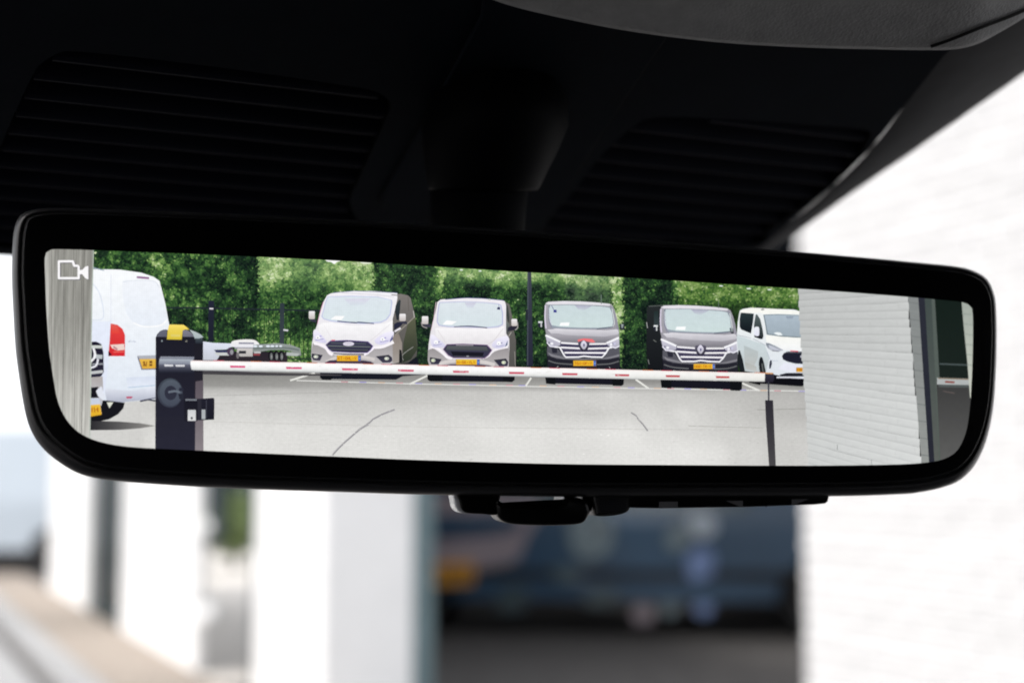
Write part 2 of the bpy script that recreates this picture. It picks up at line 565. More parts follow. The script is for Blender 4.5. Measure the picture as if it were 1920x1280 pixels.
# ---- foliage behind the vans
def lerp3(a, b, t): return [a[i] + (b[i] - a[i]) * t for i in range(3)]
RAMP = [(0.0, (12, 22, 22)), (0.22, (24, 44, 30)), (0.42, (44, 78, 42)), (0.60, (76, 116, 58)), (0.76, (122, 158, 86)),
        (0.9, (164, 190, 122)), (1.0, (212, 224, 182))]
def ramp(t):
    t = min(1, max(0, t))
    for (a, ca), (b, cb) in zip(RAMP, RAMP[1:]):
        if t <= b: return lerp3(ca, cb, (t - a) / (b - a))
    return RAMP[-1][1]
def step(x, a, b):
    t = min(1, max(0, (x - a) / (b - a))); return t * t * (3 - 2 * t)
def tone(x, y):
    """mean lightness of the greenery at a place of the picture, and how hazy it is"""
    if x < 485:
        t = 0.40 - 0.10 * step(y, 560, 640)
        t -= 0.22 * step(x, 430, 470) * (1 - step(y, 560, 600))
        t -= 0.10 * (1 - step(x, 175, 215)) * step(y, 480, 500)
        hz = 0.0
    elif x < 700:
        t = 0.76 - 0.30 * step(y, 505, 590)
        t -= 0.16 * math.exp(-((x - 575) / 26) ** 2)
        t += 0.34 * step(x, 520, 550) * (1 - step(x, 584, 600)) * step(y, 600, 665)
        hz = 0.20 * (1 - step(y, 500, 560))
    elif x < 830:
        t = 0.33 - 0.10 * step(y, 560, 640)
        t += 0.40 * step(x, 812, 826) * (1 - step(y, 540, 570)); hz = 0.03
    elif x < 1148:
        t = 0.78 - 0.48 * step(y, 508 + (x - 840) * 0.05, 540 + (x - 840) * 0.05)
        t -= 0.10 * step(y, 600, 660)
        hz = 0.20 * (1 - step(y, 505, 550)) + 0.10 * math.exp(-((x - 1105) / 35) ** 2)
    elif x < 1168:
        t = 0.80 - 0.16 * step(y, 560, 640); hz = 0.04
    elif x < 1270:
        t = 0.28 - 0.14 * step(y, 600, 690)
        t += 0.30 * step(x, 1258, 1266) * (1 - step(y, 560, 590)); hz = 0
    else:
        t = 0.72 - 0.44 * step(y, 548 + (x - 1270) * 0.05, 582 + (x - 1270) * 0.03)
        hz = 0.0
    return t, hz

A.v(0, 0, 1)
hedge = Pic('pictured_hedge', None, 'tall green hedges and trees behind the parked vans on the screen', P_LEAF)
def wander(x, y):
    return x + 4 * noise.noise(Vector((y * 0.06, x * 0.01, 5.5))) + rng.normal(0, 1.8)
def big(x, y):
    return (noise.noise(Vector((x * 0.018, y * 0.022, 1.7))) * 0.34 + noise.noise(Vector((x * 0.05, y * 0.055, 3.1))) * 0.42
            + noise.noise(Vector((x * 0.15, y * 0.15, 9.7))) * 0.40)
hx = np.arange(160, 1524, 6.0); hy = np.arange(450, 730, 6.0)
hp = [(x, y) for y in hy for x in hx]
hc = []
for x, y in hp:
    t_, z_ = tone(x, y); hc.append(lerp3(ramp(t_ * 0.78 + big(x, y) * 0.5 - 0.06), (196, 214, 176), z_))
nh = len(hx)
hedge.raw(hp, hc, [(r_ * nh + c_, r_ * nh + c_ + 1, (r_ + 1) * nh + c_ + 1, (r_ + 1) * nh + c_) for r_ in range(len(hy) - 1) for c_ in range(nh - 1)], H_BASE)
def leaves(n, smin, smax, hlo, hhi, jit):
    for _ in range(n):
        x = rng.uniform(168, 1512); y = rng.uniform(462 + (x - 168) * 0.052, 716)
        t, hz = tone(wander(x, y), y)
        nz = big(x, y)
        tt = t + nz * (0.78 if x < 485 else 0.56) + rng.normal(0, jit * (0.55 if hz > 0.04 else 1))
        if tt < 0.12 and rng.random() < 0.5: continue
        c = ramp(tt)
        c = lerp3(c, (196, 214, 176), hz)
        if x > 1272: c = lerp3(c, (60, 90, 20), 0.25)
        if x > 1060 and x < 1145: c = lerp3(c, (130, 140, 125), 0.18)
        a = rng.uniform(0, math.pi * 2); s_ = rng.uniform(smin, smax); w_ = s_ * rng.uniform(0.4, 0.75)
        ca, sa = math.cos(a), math.sin(a)
        q = [(x + ca * s_, y + sa * s_), (x - sa * w_, y + ca * w_), (x - ca * s_, y - sa * s_), (x + sa * w_, y - ca * w_)]
        hedge.raw(q, [c, lerp3(c, (0, 10, 0), 0.12), c, lerp3(c, (255, 255, 210), 0.10)], [(0, 1, 2, 3)], rng.uniform(hlo, hhi))
leaves(14000, 3.4, 6.4, H_BASE + 2e-5, H_BASE + 1e-4, 0.06)
leaves(27000, 1.3, 3.2, H_BASE + 1.1e-4, H_BASE + 2.9e-4, 0.15)
SKYG = []
for k, q in enumerate(([(608, 482), (642, 484), (639, 489), (632, 491), (627, 495), (620, 491), (613, 490)], [(672, 488), (700, 489), (694, 494), (680, 494)])):
    g_ = Pic('pictured_sky', None, ('larger' if k == 0 else 'smaller') + ' bright gap of sky above the pictured hedge'); g_.poly(q, (250, 250, 250) if k == 0 else (238, 244, 225), smooth=True); SKYG.append(g_)
for x, y in ((865, 506), (900, 508), (1352, 536), (1404, 541), (1443, 543)):
    g_ = Pic('pictured_sky_speck', None); g_.ell(x, y, 3.0 + (x % 5) * .4, 1.2, (236, 245, 240), n=8); SKYG.append(g_)
hedge.build()
for g_ in SKYG: g_.build()


# ---- parking ground
gr = Pic('pictured_parking_lot', None, 'pale grey asphalt parking lot on the screen', P_GROUND)
gx = [160 + k * 34 for k in range(42)]
gy = [690, 705, 720, 728, 742, 765, 800, 835, 880]
def gcol(x, y):
    t = step(y, 735, 830)
    b = 196 + 24 * t
    if y < 724: b = 122 + (y - 690) * 0.9
    elif y < 738: b = lerp3((160, 0, 0), (202, 0, 0), (y - 724) / 14)[0]
    b -= 22 * step(x, 1250, 1500)
    b += 10 * noise.noise(Vector((x * .008, y * .03, 0))) + 7 * noise.noise(Vector((x * .03, y * .08, 4)))
    if x < 290: b = 205 - 8 * step(x, 250, 290)
    return (b + 6, b + 5, b + 2)
pts = [(x, y + (x - 160) * 0.010) for y in gy for x in gx]
gr.raw(pts, [gcol(*p) for p in pts], [(r_ * 42 + c_, r_ * 42 + c_ + 1, (r_ + 1) * 42 + c_ + 1, (r_ + 1) * 42 + c_) for r_ in range(8) for c_ in range(41)])
for pl, w, c in (([(740, 767), (700, 786), (665, 812), (620, 857)], 1.0, (170, 168, 170)), ([(1183, 773), (1196, 783), (1215, 808)], 1.0, (170, 169, 170)),
                 ([(380, 757), (700, 752), (900, 762)], 1.0, (196, 194, 190)), ([(400, 790), (800, 800), (1400, 806)], 0.9, (200, 198, 194)),
                 ([(1420, 768), (1510, 766)], 1.4, (160, 160, 155)), ([(1290, 798), (1430, 802)], 1.2, (182, 181, 176)),
                 ([(381, 742), (640, 735)], 1.1, (176, 175, 172))):
    gr.line(pl, w, c, True)
for pts_, w, c in (([(740, 767), (728, 771), (716, 777), (700, 786), (688, 796), (676, 804), (665, 812), (648, 828), (636, 840), (620, 857)], 3.4, (172, 170, 173)), ([(1183, 773), (1192, 779), (1198, 786), (1206, 796), (1215, 808)], 3.0, (172, 171, 171))):
    q_ = [(x + rng.uniform(-1.2, 1.2), y + rng.uniform(-1.0, 1.0)) for x, y in pts_]
    gr.line(q_, w, c); gr.line([(x + rng.uniform(-.8, .8), y + rng.uniform(-.6, .6)) for x, y in pts_], 1.2, (140, 138, 142))
for _ in range(2600):                                    # coarse stones and small stains of the asphalt
    x = rng.uniform(300, 1515); y = rng.uniform(738, 874); k_ = rng.normal()
    g0 = gcol(x, y); d_ = k_ * 5
    r1 = rng.uniform(.8, 2.6) * (.6 + (y - 730) / 160); r2 = r1 * rng.uniform(.25, .5)
    gr.raw([(x - r1, y), (x, y - r2), (x + r1, y), (x, y + r2)], [(g0[0] + d_, g0[1] + d_, g0[2] + d_)] * 4, [(0, 1, 2, 3)], H_BASE + 3.2e-4 + 6e-5 + rng.uniform(0, 3e-5))
gr.build()
A.floor = H_BASE + 4.2e-4
mk = Pic('pictured_bay_markings', None, 'white bay lines and edge line on the pictured asphalt')
for a, b in (((544, 713), (590, 699)), ((768, 720), (803, 703)), ((986, 723), (996, 708)), ((1192, 711), (1216, 728)), ((1382, 714), (1424, 732))):
    mk.line([a, b], 3.4, (232, 232, 226))
mk.line([(556, 713), (760, 719), (980, 724), (1200, 728), (1512, 733)], 1.9, (226, 226, 222))
for k in range(26):
    x = 640 + k * 34 + rng.uniform(-8, 8)
    y = 715.5 + (x - 640) * 0.0205
    mk.line([(x, y), (x + 13, y + .25)], 1.5, [(214, 150, 160), (158, 150, 220), (225, 190, 160)][k % 3])
mk.build()

# ---- fence and gate, lamp post
fn = Pic('pictured_fence', None, 'dark metal bar fence in front of the hedge on the screen')
A.v(370, 560, 8)
fn.line([(-600, 135), (-100, 135), (600, 150), (1240, 165), (1860, 180)], 24, (36, 44, 50))
for k in range(26):
    x = -560 + k * 68
    if -30 < x < 30: continue
    if x < 1220: fn.line([(x, 150), (x, 660)], 9, (28, 42, 34))
for k in range(9):
    x = 1330 + k * 66
    fn.line([(x, 180), (x, 880)], 13, (34, 52, 36))
fn.line([(1320, 895), (1720, 900)], 22, (44, 58, 48))
fn.poly([(165, 30), (250, 30), (245, 640), (160, 640)], (36, 40, 56), (30, 34, 46))
fn.poly([(1238, 65), (1305, 65), (1300, 680), (1235, 680)], (50, 60, 66), (60, 68, 74))
fn.poly([(182, 138), (240, 138), (240, 160), (182, 160)], (225, 220, 225))
fn.poly([(1290, 455), (1365, 462), (1360, 488), (1290, 478)], (215, 215, 220))
fn.build()
lp = Pic('pictured_lamp_post', None, 'dark grey lamp post between two vans on the screen')
A.v(720, 440, 4)
lp.poly([(1076, 250), (1104, 250), (1110, 560), (1118, 985), (1068, 985), (1074, 560)], (66, 72, 82), (38, 40, 56))
lp.line([(1080, 260), (1078, 980)], 4, (88, 96, 104))
lp.rect(1062, 560, 1080, 640, (40, 44, 54))
lp.build()

GLY = {'A': [[(0, 1), (.5, 0), (1, 1)], [(.2, .65), (.8, .65)]], 'G': [[(1, .15), (.5, 0), (0, .3), (0, .75), (.5, 1), (1, .8), (1, .5), (.6, .5)]],
       'H': [[(0, 0), (0, 1)], [(1, 0), (1, 1)], [(0, .5), (1, .5)]], 'K': [[(0, 0), (0, 1)], [(1, 0), (0, .55), (1, 1)]],
       'L': [[(0, 0), (0, 1), (1, 1)]], 'M': [[(0, 1), (0, 0), (.5, .6), (1, 0), (1, 1)]], 'N': [[(0, 1), (0, 0), (1, 1), (1, 0)]],
       'P': [[(0, 1), (0, 0), (.9, .05), (.9, .5), (0, .55)]], 'R': [[(0, 1), (0, 0), (.9, .05), (.9, .45), (0, .5), (1, 1)]],
       'T': [[(0, 0), (1, 0)], [(.5, 0), (.5, 1)]], 'V': [[(0, 0), (.5, 1), (1, 0)]], '-': [[(.1, .5), (.9, .5)]],
       'X': [[(0, 0), (1, 1)], [(1, 0), (0, 1)]], '8': [[(.5, .5), (.1, .25), (.5, 0), (.9, .25), (.5, .5), (.05, .75), (.5, 1), (.95, .75), (.5, .5)]],
       'e': [[(0, .6), (.9, .6), (.8, .3), (.4, .25), (0, .6), (.3, 1), (.9, .9)]], 'i': [[(.5, .3), (.5, 1)]], 'o': [[(.5, .3), (0, .65), (.5, 1), (1, .65), (.5, .3)]],
       't': [[(.5, 0), (.5, 1)], [(.1, .35), (.9, .35)]]}
def plate(x1, y1, x2, y2, text, par, eu=True, c=(240, 190, 50), ink=(190, 95, 30)):
    """yellow number plate in current view coordinates"""
    p = Pic('number_plate', par)
    p.rect(x1 - 6, y1 - 5, x2 + 6, y2 + 5, (150, 110, 60))
    p.rect(x1, y1, x2, y2, c, (232, 176, 44))
    xe = x2
    if eu:
        xe = x2 - (x2 - x1) * 0.11
        p.rect(xe, y1, x2, y2, (70, 110, 190)); p.rect(xe + (x2 - xe) * .3, y1 + (y2 - y1) * .45, x2 - 3, y1 + (y2 - y1) * .6, (150, 190, 235))
    n = len(text); w = (xe - x1) * 0.88 / n; hh = (y2 - y1) * 0.5
    for k, ch in enumerate(text):
        gx0 = x1 + (xe - x1) * .06 + k * w; gy0 = y1 + (y2 - y1) * .25
        for st in GLY[ch]:
            p.line([(gx0 + q[0] * w * .68, gy0 + q[1] * hh) for q in st], w * .26, ink)
    return p

VANS = []
def van(label):
    p = Pic('pictured_van', None, label); VANS.append([p]); return p
def sub(name, label=None):
    p = Pic(name, VANS[-1][0], label); VANS[-1].append(p); return p

# ---- van 1: pale van, seen with its long side
b = van('first pale beige van from the left of the row, its dark side showing')
A.v(570, 530, 8)
b.poly([(240, 1430), (240, 1200), (1370, 1200), (1560, 1180), (1700, 1120), (1760, 1380), (1480, 1400), (1380, 1452), (300, 1440)], (26, 28, 38))
b.poly([(1330, 180), (1450, 165), (1560, 190), (1600, 230), (1640, 400), (1665, 500), (1680, 700), (1700, 930), (1690, 1100), (1560, 1200), (1330, 1230), (1300, 900), (1290, 560)], (126, 121, 118), (80, 79, 76), smooth=False)
b.poly([(1560, 600), (1670, 520), (1680, 700), (1700, 1000), (1600, 1150), (1480, 1200), (1490, 900)], (96, 98, 78), (46, 54, 44))
b.line([(1660, 510), (1500, 660), (1360, 790)], 16, (150, 145, 135), True)
b.line([(1640, 960), (1480, 1080), (1490, 1160)], 10, (150, 150, 146), True)
b.line([(1560, 200), (1570, 420)], 7, (95, 90, 84)); b.line([(1640, 420), (1655, 520)], 12, (190, 186, 180))
b.poly([(345, 190), (400, 160), (560, 140), (760, 125), (1000, 122), (1250, 140), (1400, 158), (1400, 240), (1360, 420), (1330, 540), (1330, 720), (1345, 850), (1340, 1180), (1300, 1220), (120, 1200), (105, 1080), (120, 900), (150, 760), (200, 620), (230, 470), (290, 290)],
       (244, 242, 247), (232, 229, 233))
b.poly([(215, 640), (290, 600), (420, 600), (700, 640), (1000, 640), (1250, 600), (1330, 560), (1330, 720), (1060, 830), (960, 870), (640, 850), (390, 860), (300, 830), (230, 740)], (255, 254, 255), (236, 234, 238))
b.line([(300, 640), (420, 850)], 5, (226, 220, 226)); b.line([(1290, 620), (1080, 800), (1000, 860)], 6, (216, 210, 218), True)
b.poly([(130, 905), (190, 930), (310, 990), (380, 1060), (470, 1085), (900, 1080), (960, 1075), (1060, 970), (1200, 940), (1345, 880), (1400, 860), (1450, 1000), (1440, 1190), (1310, 1215), (1040, 1215), (500, 1205), (120, 1195), (105, 1060)], (156, 152, 154), (194, 190, 191))
b.poly([(1330, 800), (1420, 760), (1470, 900), (1470, 1190), (1330, 1200)], (140, 130, 122), (165, 158, 152))
b.line([(1060, 970), (1180, 960), (1345, 890)], 40, (250, 246, 250), True)
b.line([(150, 910), (300, 950), (380, 1055), (430, 1078)], 34, (252, 246, 252), True)
b.line([(900, 1085), (1010, 1010), (1060, 960)], 30, (250, 244, 255))
b.line([(330, 1190), (560, 1100), (860, 1110), (1060, 1150)], 46, (212, 206, 204), True)
b.poly([(300, 1200), (380, 1165), (520, 1155), (900, 1165), (1000, 1180), (1060, 1215), (300, 1215)], (64, 52, 72), smooth=False)
b.line([(440, 1058), (640, 1070), (900, 1072)], 16, (70, 62, 74))
b.line([(570, 150), (1080, 180), (1350, 210)], 8, (210, 205, 214)); b.line([(430, 150), (760, 122), (1400, 150)], 7, (96, 104, 150))
b.line([(1310, 180), (1400, 188)], 14, (130, 124, 128)); b.line([(290, 290), (240, 450), (200, 620)], 7, (226, 150, 190), True)
w = sub('windscreen')
w.poly([(352, 205), (700, 195), (1100, 205), (1318, 258), (1326, 300), (1300, 480), (1240, 560), (1150, 602), (900, 618), (600, 600), (400, 580), (290, 545), (258, 505), (280, 440), (318, 290)], (196, 202, 232), smooth=False)
w.poly([(362, 215), (700, 207), (1100, 216), (1300, 262), (1308, 300), (1284, 470), (1230, 545), (1140, 585), (900, 600), (600, 585), (400, 563), (300, 532), (274, 500), (292, 440), (330, 300)], (222, 231, 238), (218, 230, 234))
w.poly([(400, 545), (470, 495), (610, 500), (560, 560)], (255, 255, 255))
w.poly([(600, 240), (1000, 230), (900, 330), (700, 340)], (218, 216, 232), (216, 226, 234))
w.line([(500, 575), (760, 600), (830, 592), (1050, 612)], 16, (86, 90, 128), True)
w.line([(700, 590), (980, 606)], 9, (50, 60, 80))
b2 = sub('side_window')
b2.poly([(1425, 255), (1450, 262), (1440, 400), (1420, 560), (1390, 560), (1365, 430), (1375, 340)], (50, 60, 66), (40, 44, 50))
b2.poly([(1350, 620), (1400, 590), (1500, 590), (1450, 650), (1400, 680), (1350, 720)], (40, 42, 62))
b2.line([(1360, 730), (1450, 680)], 26, (236, 232, 238))
for (xa, ya, xb, yb) in ((72, 425, 162, 545), (1432, 465, 1526, 575)):
    m_ = sub('side_mirror')
    m_.poly([(xa, yb + 10), (xb, yb + 0), (xb + 22, yb + 20), (xb + 20, yb + 50), (xa + 20, yb + 30)], (58, 58, 74))
    m_.poly([(xa + 8, ya), (xb - 8, ya), (xb, ya + 14), (xb, yb - 10), (xb - 14, yb), (xa + 10, yb), (xa, yb - 14), (xa, ya + 14)], (246, 244, 246), (196, 188, 184))
for q in ([(140, 730), (180, 700), (240, 760), (320, 850), (330, 900), (230, 890), (150, 850)], [(1070, 850), (1160, 780), (1260, 735), (1345, 735), (1330, 830), (1290, 880), (1180, 925), (1090, 915), (1060, 880)]):
    hl = sub('headlight')
    hl.poly(q, (246, 243, 255), (214, 210, 238), smooth=True)
    cx = sum(a[0] for a in q) / len(q); cy = sum(a[1] for a in q) / len(q)
    hl.ell(cx - 15, cy + 8, 36, 28, (255, 255, 255)); hl.line([(cx - 60, cy + 50), (cx + 70, cy + 30)], 10, (150, 150, 196)); hl.ell(cx + 20, cy - 10, 16, 12, (176, 170, 220)); hl.ell(cx - 22, cy + 12, 9, 9, (120, 118, 150))
hl.poly([(1290, 860), (1330, 780), (1330, 850), (1290, 895)], (96, 100, 150))
g = sub('grille')
g.poly([(322, 930), (390, 868), (640, 858), (960, 878), (1040, 948), (1000, 1010), (950, 1052), (700, 1050), (420, 1035), (370, 1000)], (110, 92, 150))
g.poly([(334, 932), (395, 876), (640, 868), (955, 886), (1024, 948), (990, 1004), (945, 1042), (700, 1040), (425, 1026), (380, 994)], (62, 60, 86), (48, 48, 66))
g.line([(400, 900), (930, 915)], 16, (84, 90, 96)); g.line([(350, 945), (1000, 962)], 20, (100, 106, 108)); g.line([(390, 996), (960, 1010)], 16, (84, 88, 92))
g.ell(668, 915, 84, 32, (226, 220, 236)); g.ell(668, 915, 62, 17, (196, 190, 206)); g.line([(610, 918), (726, 914)], 8, (246, 246, 246))
g.line([(410, 862), (465, 860)], 14, (228, 110, 120))
for q, e in (([(118, 1060), (280, 1082), (240, 1168), (140, 1160), (112, 1110)], (178, 1108)), ([(1075, 1102), (1270, 1080), (1320, 1120), (1325, 1170), (1290, 1196), (1180, 1198)], (1240, 1136))):
    fl = sub('fog_light'); fl.poly(q, (50, 50, 60), (66, 62, 84)); fl.ell(e[0], e[1], 36, 26, (190, 194, 184)); fl.ell(e[0] - 8, e[1], 16, 14, (236, 240, 220))
VANS[-1].append(plate(496, 1092, 850, 1172, 'KT-GHL-V', VANS[-1][0]))
wh = sub('wheel'); wh.poly([(235, 1370), (440, 1370), (430, 1430), (400, 1456), (270, 1452), (245, 1420)], (20, 22, 28)); wh.poly([(1430, 1000), (1460, 1010), (1475, 1120), (1470, 1200), (1425, 1200)], (30, 32, 34))

# ---- van 2: pale van, frontal
b = van('second pale beige van from the left of the row, with a dark open grille')
A.v(780, 550, 8)
b.poly([(190, 1300), (190, 1100), (1480, 1110), (1480, 1300), (1440, 1325), (220, 1318)], (26, 27, 36))
b.poly([(1330, 125), (1400, 160), (1440, 330), (1470, 560), (1500, 700), (1500, 1000), (1470, 1110), (1330, 1110), (1320, 600)], (112, 109, 106), (84, 83, 80))
b.line([(1480, 870), (1490, 1100)], 10, (150, 146, 140)); b.line([(1430, 580), (1390, 640)], 12, (170, 166, 160))
b.poly([(320, 130), (370, 92), (560, 75), (760, 70), (1000, 78), (1250, 96), (1330, 115), (1352, 180), (1350, 420), (1352, 600), (1400, 680), (1400, 850), (1390, 1090), (1360, 1110), (210, 1090), (190, 1040), (180, 900), (190, 760), (215, 600), (250, 430), (290, 290)], (242, 239, 244), (226, 222, 226))
b.poly([(290, 520), (420, 515), (800, 530), (1200, 530), (1320, 490), (1330, 620), (1150, 720), (1060, 760), (500, 750), (440, 760), (300, 640)], (253, 251, 253), (230, 227, 230))
b.line([(320, 540), (450, 745)], 5, (216, 208, 212)); b.line([(1310, 520), (1180, 690), (1080, 760)], 6, (206, 198, 202), True)
b.poly([(180, 850), (260, 820), (360, 890), (470, 975), (560, 985), (960, 985), (1060, 960), (1180, 870), (1390, 790), (1400, 900), (1385, 1090), (1370, 1100), (200, 1085), (175, 1000)], (152, 147, 149), (188, 183, 184))
b.line([(215, 800), (330, 830), (400, 890), (470, 960), (540, 975)], 34, (250, 245, 250), True)
b.line([(1000, 970), (1090, 930), (1170, 850), (1380, 800)], 34, (248, 244, 248), True)
b.line([(340, 1060), (560, 1010), (960, 1020), (1180, 1070)], 50, (216, 210, 208), True)
b.poly([(430, 1085), (520, 1060), (960, 1065), (1100, 1078), (1160, 1100), (430, 1098)], (72, 56, 86))
b.line([(440, 90), (760, 66), (1000, 74), (1320, 104)], 9, (50, 60, 120), True); b.ell(1103, 94, 16, 14, (210, 214, 206))
b.line([(300, 130), (270, 360), (225, 560)], 8, (228, 200, 214), True)
w = sub('windscreen')
w.poly([(350, 130), (700, 118), (1000, 128), (1230, 150), (1280, 170), (1308, 300), (1306, 470), (1240, 505), (1100, 520), (700, 510), (480, 505), (340, 485), (310, 430), (318, 300), (335, 170)], (190, 194, 224))
w.poly([(362, 142), (700, 130), (1000, 140), (1225, 162), (1264, 180), (1290, 300), (1288, 460), (1230, 488), (1100, 502), (700, 492), (480, 488), (355, 470), (326, 425), (334, 300), (350, 180)], (222, 230, 236), (216, 228, 232))
w.poly([(730, 140), (900, 140), (860, 215), (770, 215)], (206, 204, 222), (214, 222, 232))
w.poly([(395, 465), (460, 405), (615, 420), (540, 470)], (255, 255, 255)); w.poly([(1225, 205), (1260, 205), (1262, 245), (1212, 238)], (44, 44, 92)); w.line([(1240, 160), (1244, 205)], 6, (110, 110, 150))
w.line([(570, 500), (820, 490), (1060, 515)], 14, (90, 92, 124), True); w.line([(660, 490), (900, 500), (1070, 516)], 9, (40, 46, 74), True)
b2 = sub('side_window'); b2.poly([(1350, 150), (1380, 200), (1400, 330), (1400, 450), (1380, 420), (1355, 330)], (70, 76, 74), (58, 62, 60)); b2.poly([(1350, 400), (1400, 470), (1400, 560), (1360, 620)], (120, 128, 124), (70, 72, 76))
for (xa, ya, xb, yb) in ((88, 342, 184, 460), (1432, 382, 1516, 490)):
    m_ = sub('side_mirror')
    if xa < 500: m_.poly([(xa + 10, yb - 5), (xb, yb - 5), (xb + 44, yb), (xb + 40, yb + 50), (xa + 50, yb + 40)], (64, 62, 78)); m_.line([(xa - 6, yb - 30), (xa + 10, yb + 30), (xa + 80, yb + 60)], 18, (150, 145, 145), True)
    else: m_.poly([(xa - 50, yb + 20), (xa, yb - 5), (xb + 10, yb), (xb, yb + 50), (xa - 60, yb + 80)], (44, 42, 56)); m_.line([(xb + 4, yb - 60), (xb + 8, yb + 20), (xb - 30, yb + 60)], 16, (165, 162, 160), True)
    m_.poly([(xa + 8, ya), (xb - 8, ya), (xb, ya + 14), (xb, yb - 10), (xb - 14, yb), (xa + 10, yb), (xa, yb - 14), (xa, ya + 14)], (246, 244, 246), (200, 192, 188))
for q in ([(215, 640), (260, 620), (330, 680), (410, 740), (440, 800), (330, 810), (240, 790)], [(1140, 760), (1200, 690), (1300, 645), (1385, 650), (1375, 760), (1310, 810), (1210, 826), (1150, 800)]):
    hl = sub('headlight')
    hl.poly(q, (244, 241, 254), (210, 208, 232), smooth=True)
    cx = sum(a[0] for a in q) / len(q); cy = sum(a[1] for a in q) / len(q)
    hl.ell(cx - 15, cy + 5, 34, 30, (255, 255, 255)); hl.line([(cx - 60, cy + 50), (cx + 70, cy + 34)], 10, (160, 160, 200)); hl.ell(cx + 26, cy, 14, 12, (160, 160, 190)); hl.ell(cx - 20, cy + 14, 8, 8, (150, 146, 176))
hl.poly([(1340, 780), (1375, 700), (1372, 770), (1335, 805)], (96, 110, 140))
g = sub('grille')
g.poly([(402, 838), (460, 760), (700, 752), (1070, 768), (1145, 850), (1090, 930), (1030, 976), (560, 970), (480, 930)], (140, 110, 150))
g.poly([(412, 838), (466, 768), (700, 762), (1060, 776), (1132, 850), (1080, 924), (1024, 966), (564, 960), (490, 924)], (64, 64, 80), (58, 56, 78))
g.poly([(470, 785), (1060, 800), (1080, 860), (450, 845)], (92, 96, 98), (74, 78, 82)); g.poly([(520, 868), (1020, 885), (1000, 950), (560, 945)], (28, 28, 38))
g.line([(600, 775), (860, 778)], 10, (180, 176, 180)); g.line([(560, 940), (1000, 950)], 8, (90, 90, 100)); g.ell(775, 942, 22, 8, (170, 170, 176))
for q, e in (([(210, 955), (385, 985), (340, 1062), (230, 1060), (205, 1010)], (258, 1004)), ([(1165, 995), (1350, 975), (1385, 1030), (1370, 1090), (1250, 1092)], (1316, 1034))):
    fl = sub('fog_light'); fl.poly(q, (46, 46, 56), (62, 58, 80)); fl.ell(e[0], e[1], 34, 28, (188, 194, 180)); fl.ell(e[0] - 6, e[1] + 2, 16, 15, (232, 240, 200))
VANS[-1].append(plate(604, 992, 952, 1068, 'M-GR-VLV', VANS[-1][0], c=(245, 208, 60)))
wh = sub('wheel'); wh.poly([(170, 1200), (400, 1200), (390, 1310), (200, 1312), (172, 1290)], (20, 22, 26)); wh.poly([(1300, 1210), (1480, 1210), (1475, 1300), (1440, 1330), (1310, 1322)], (20, 22, 26))

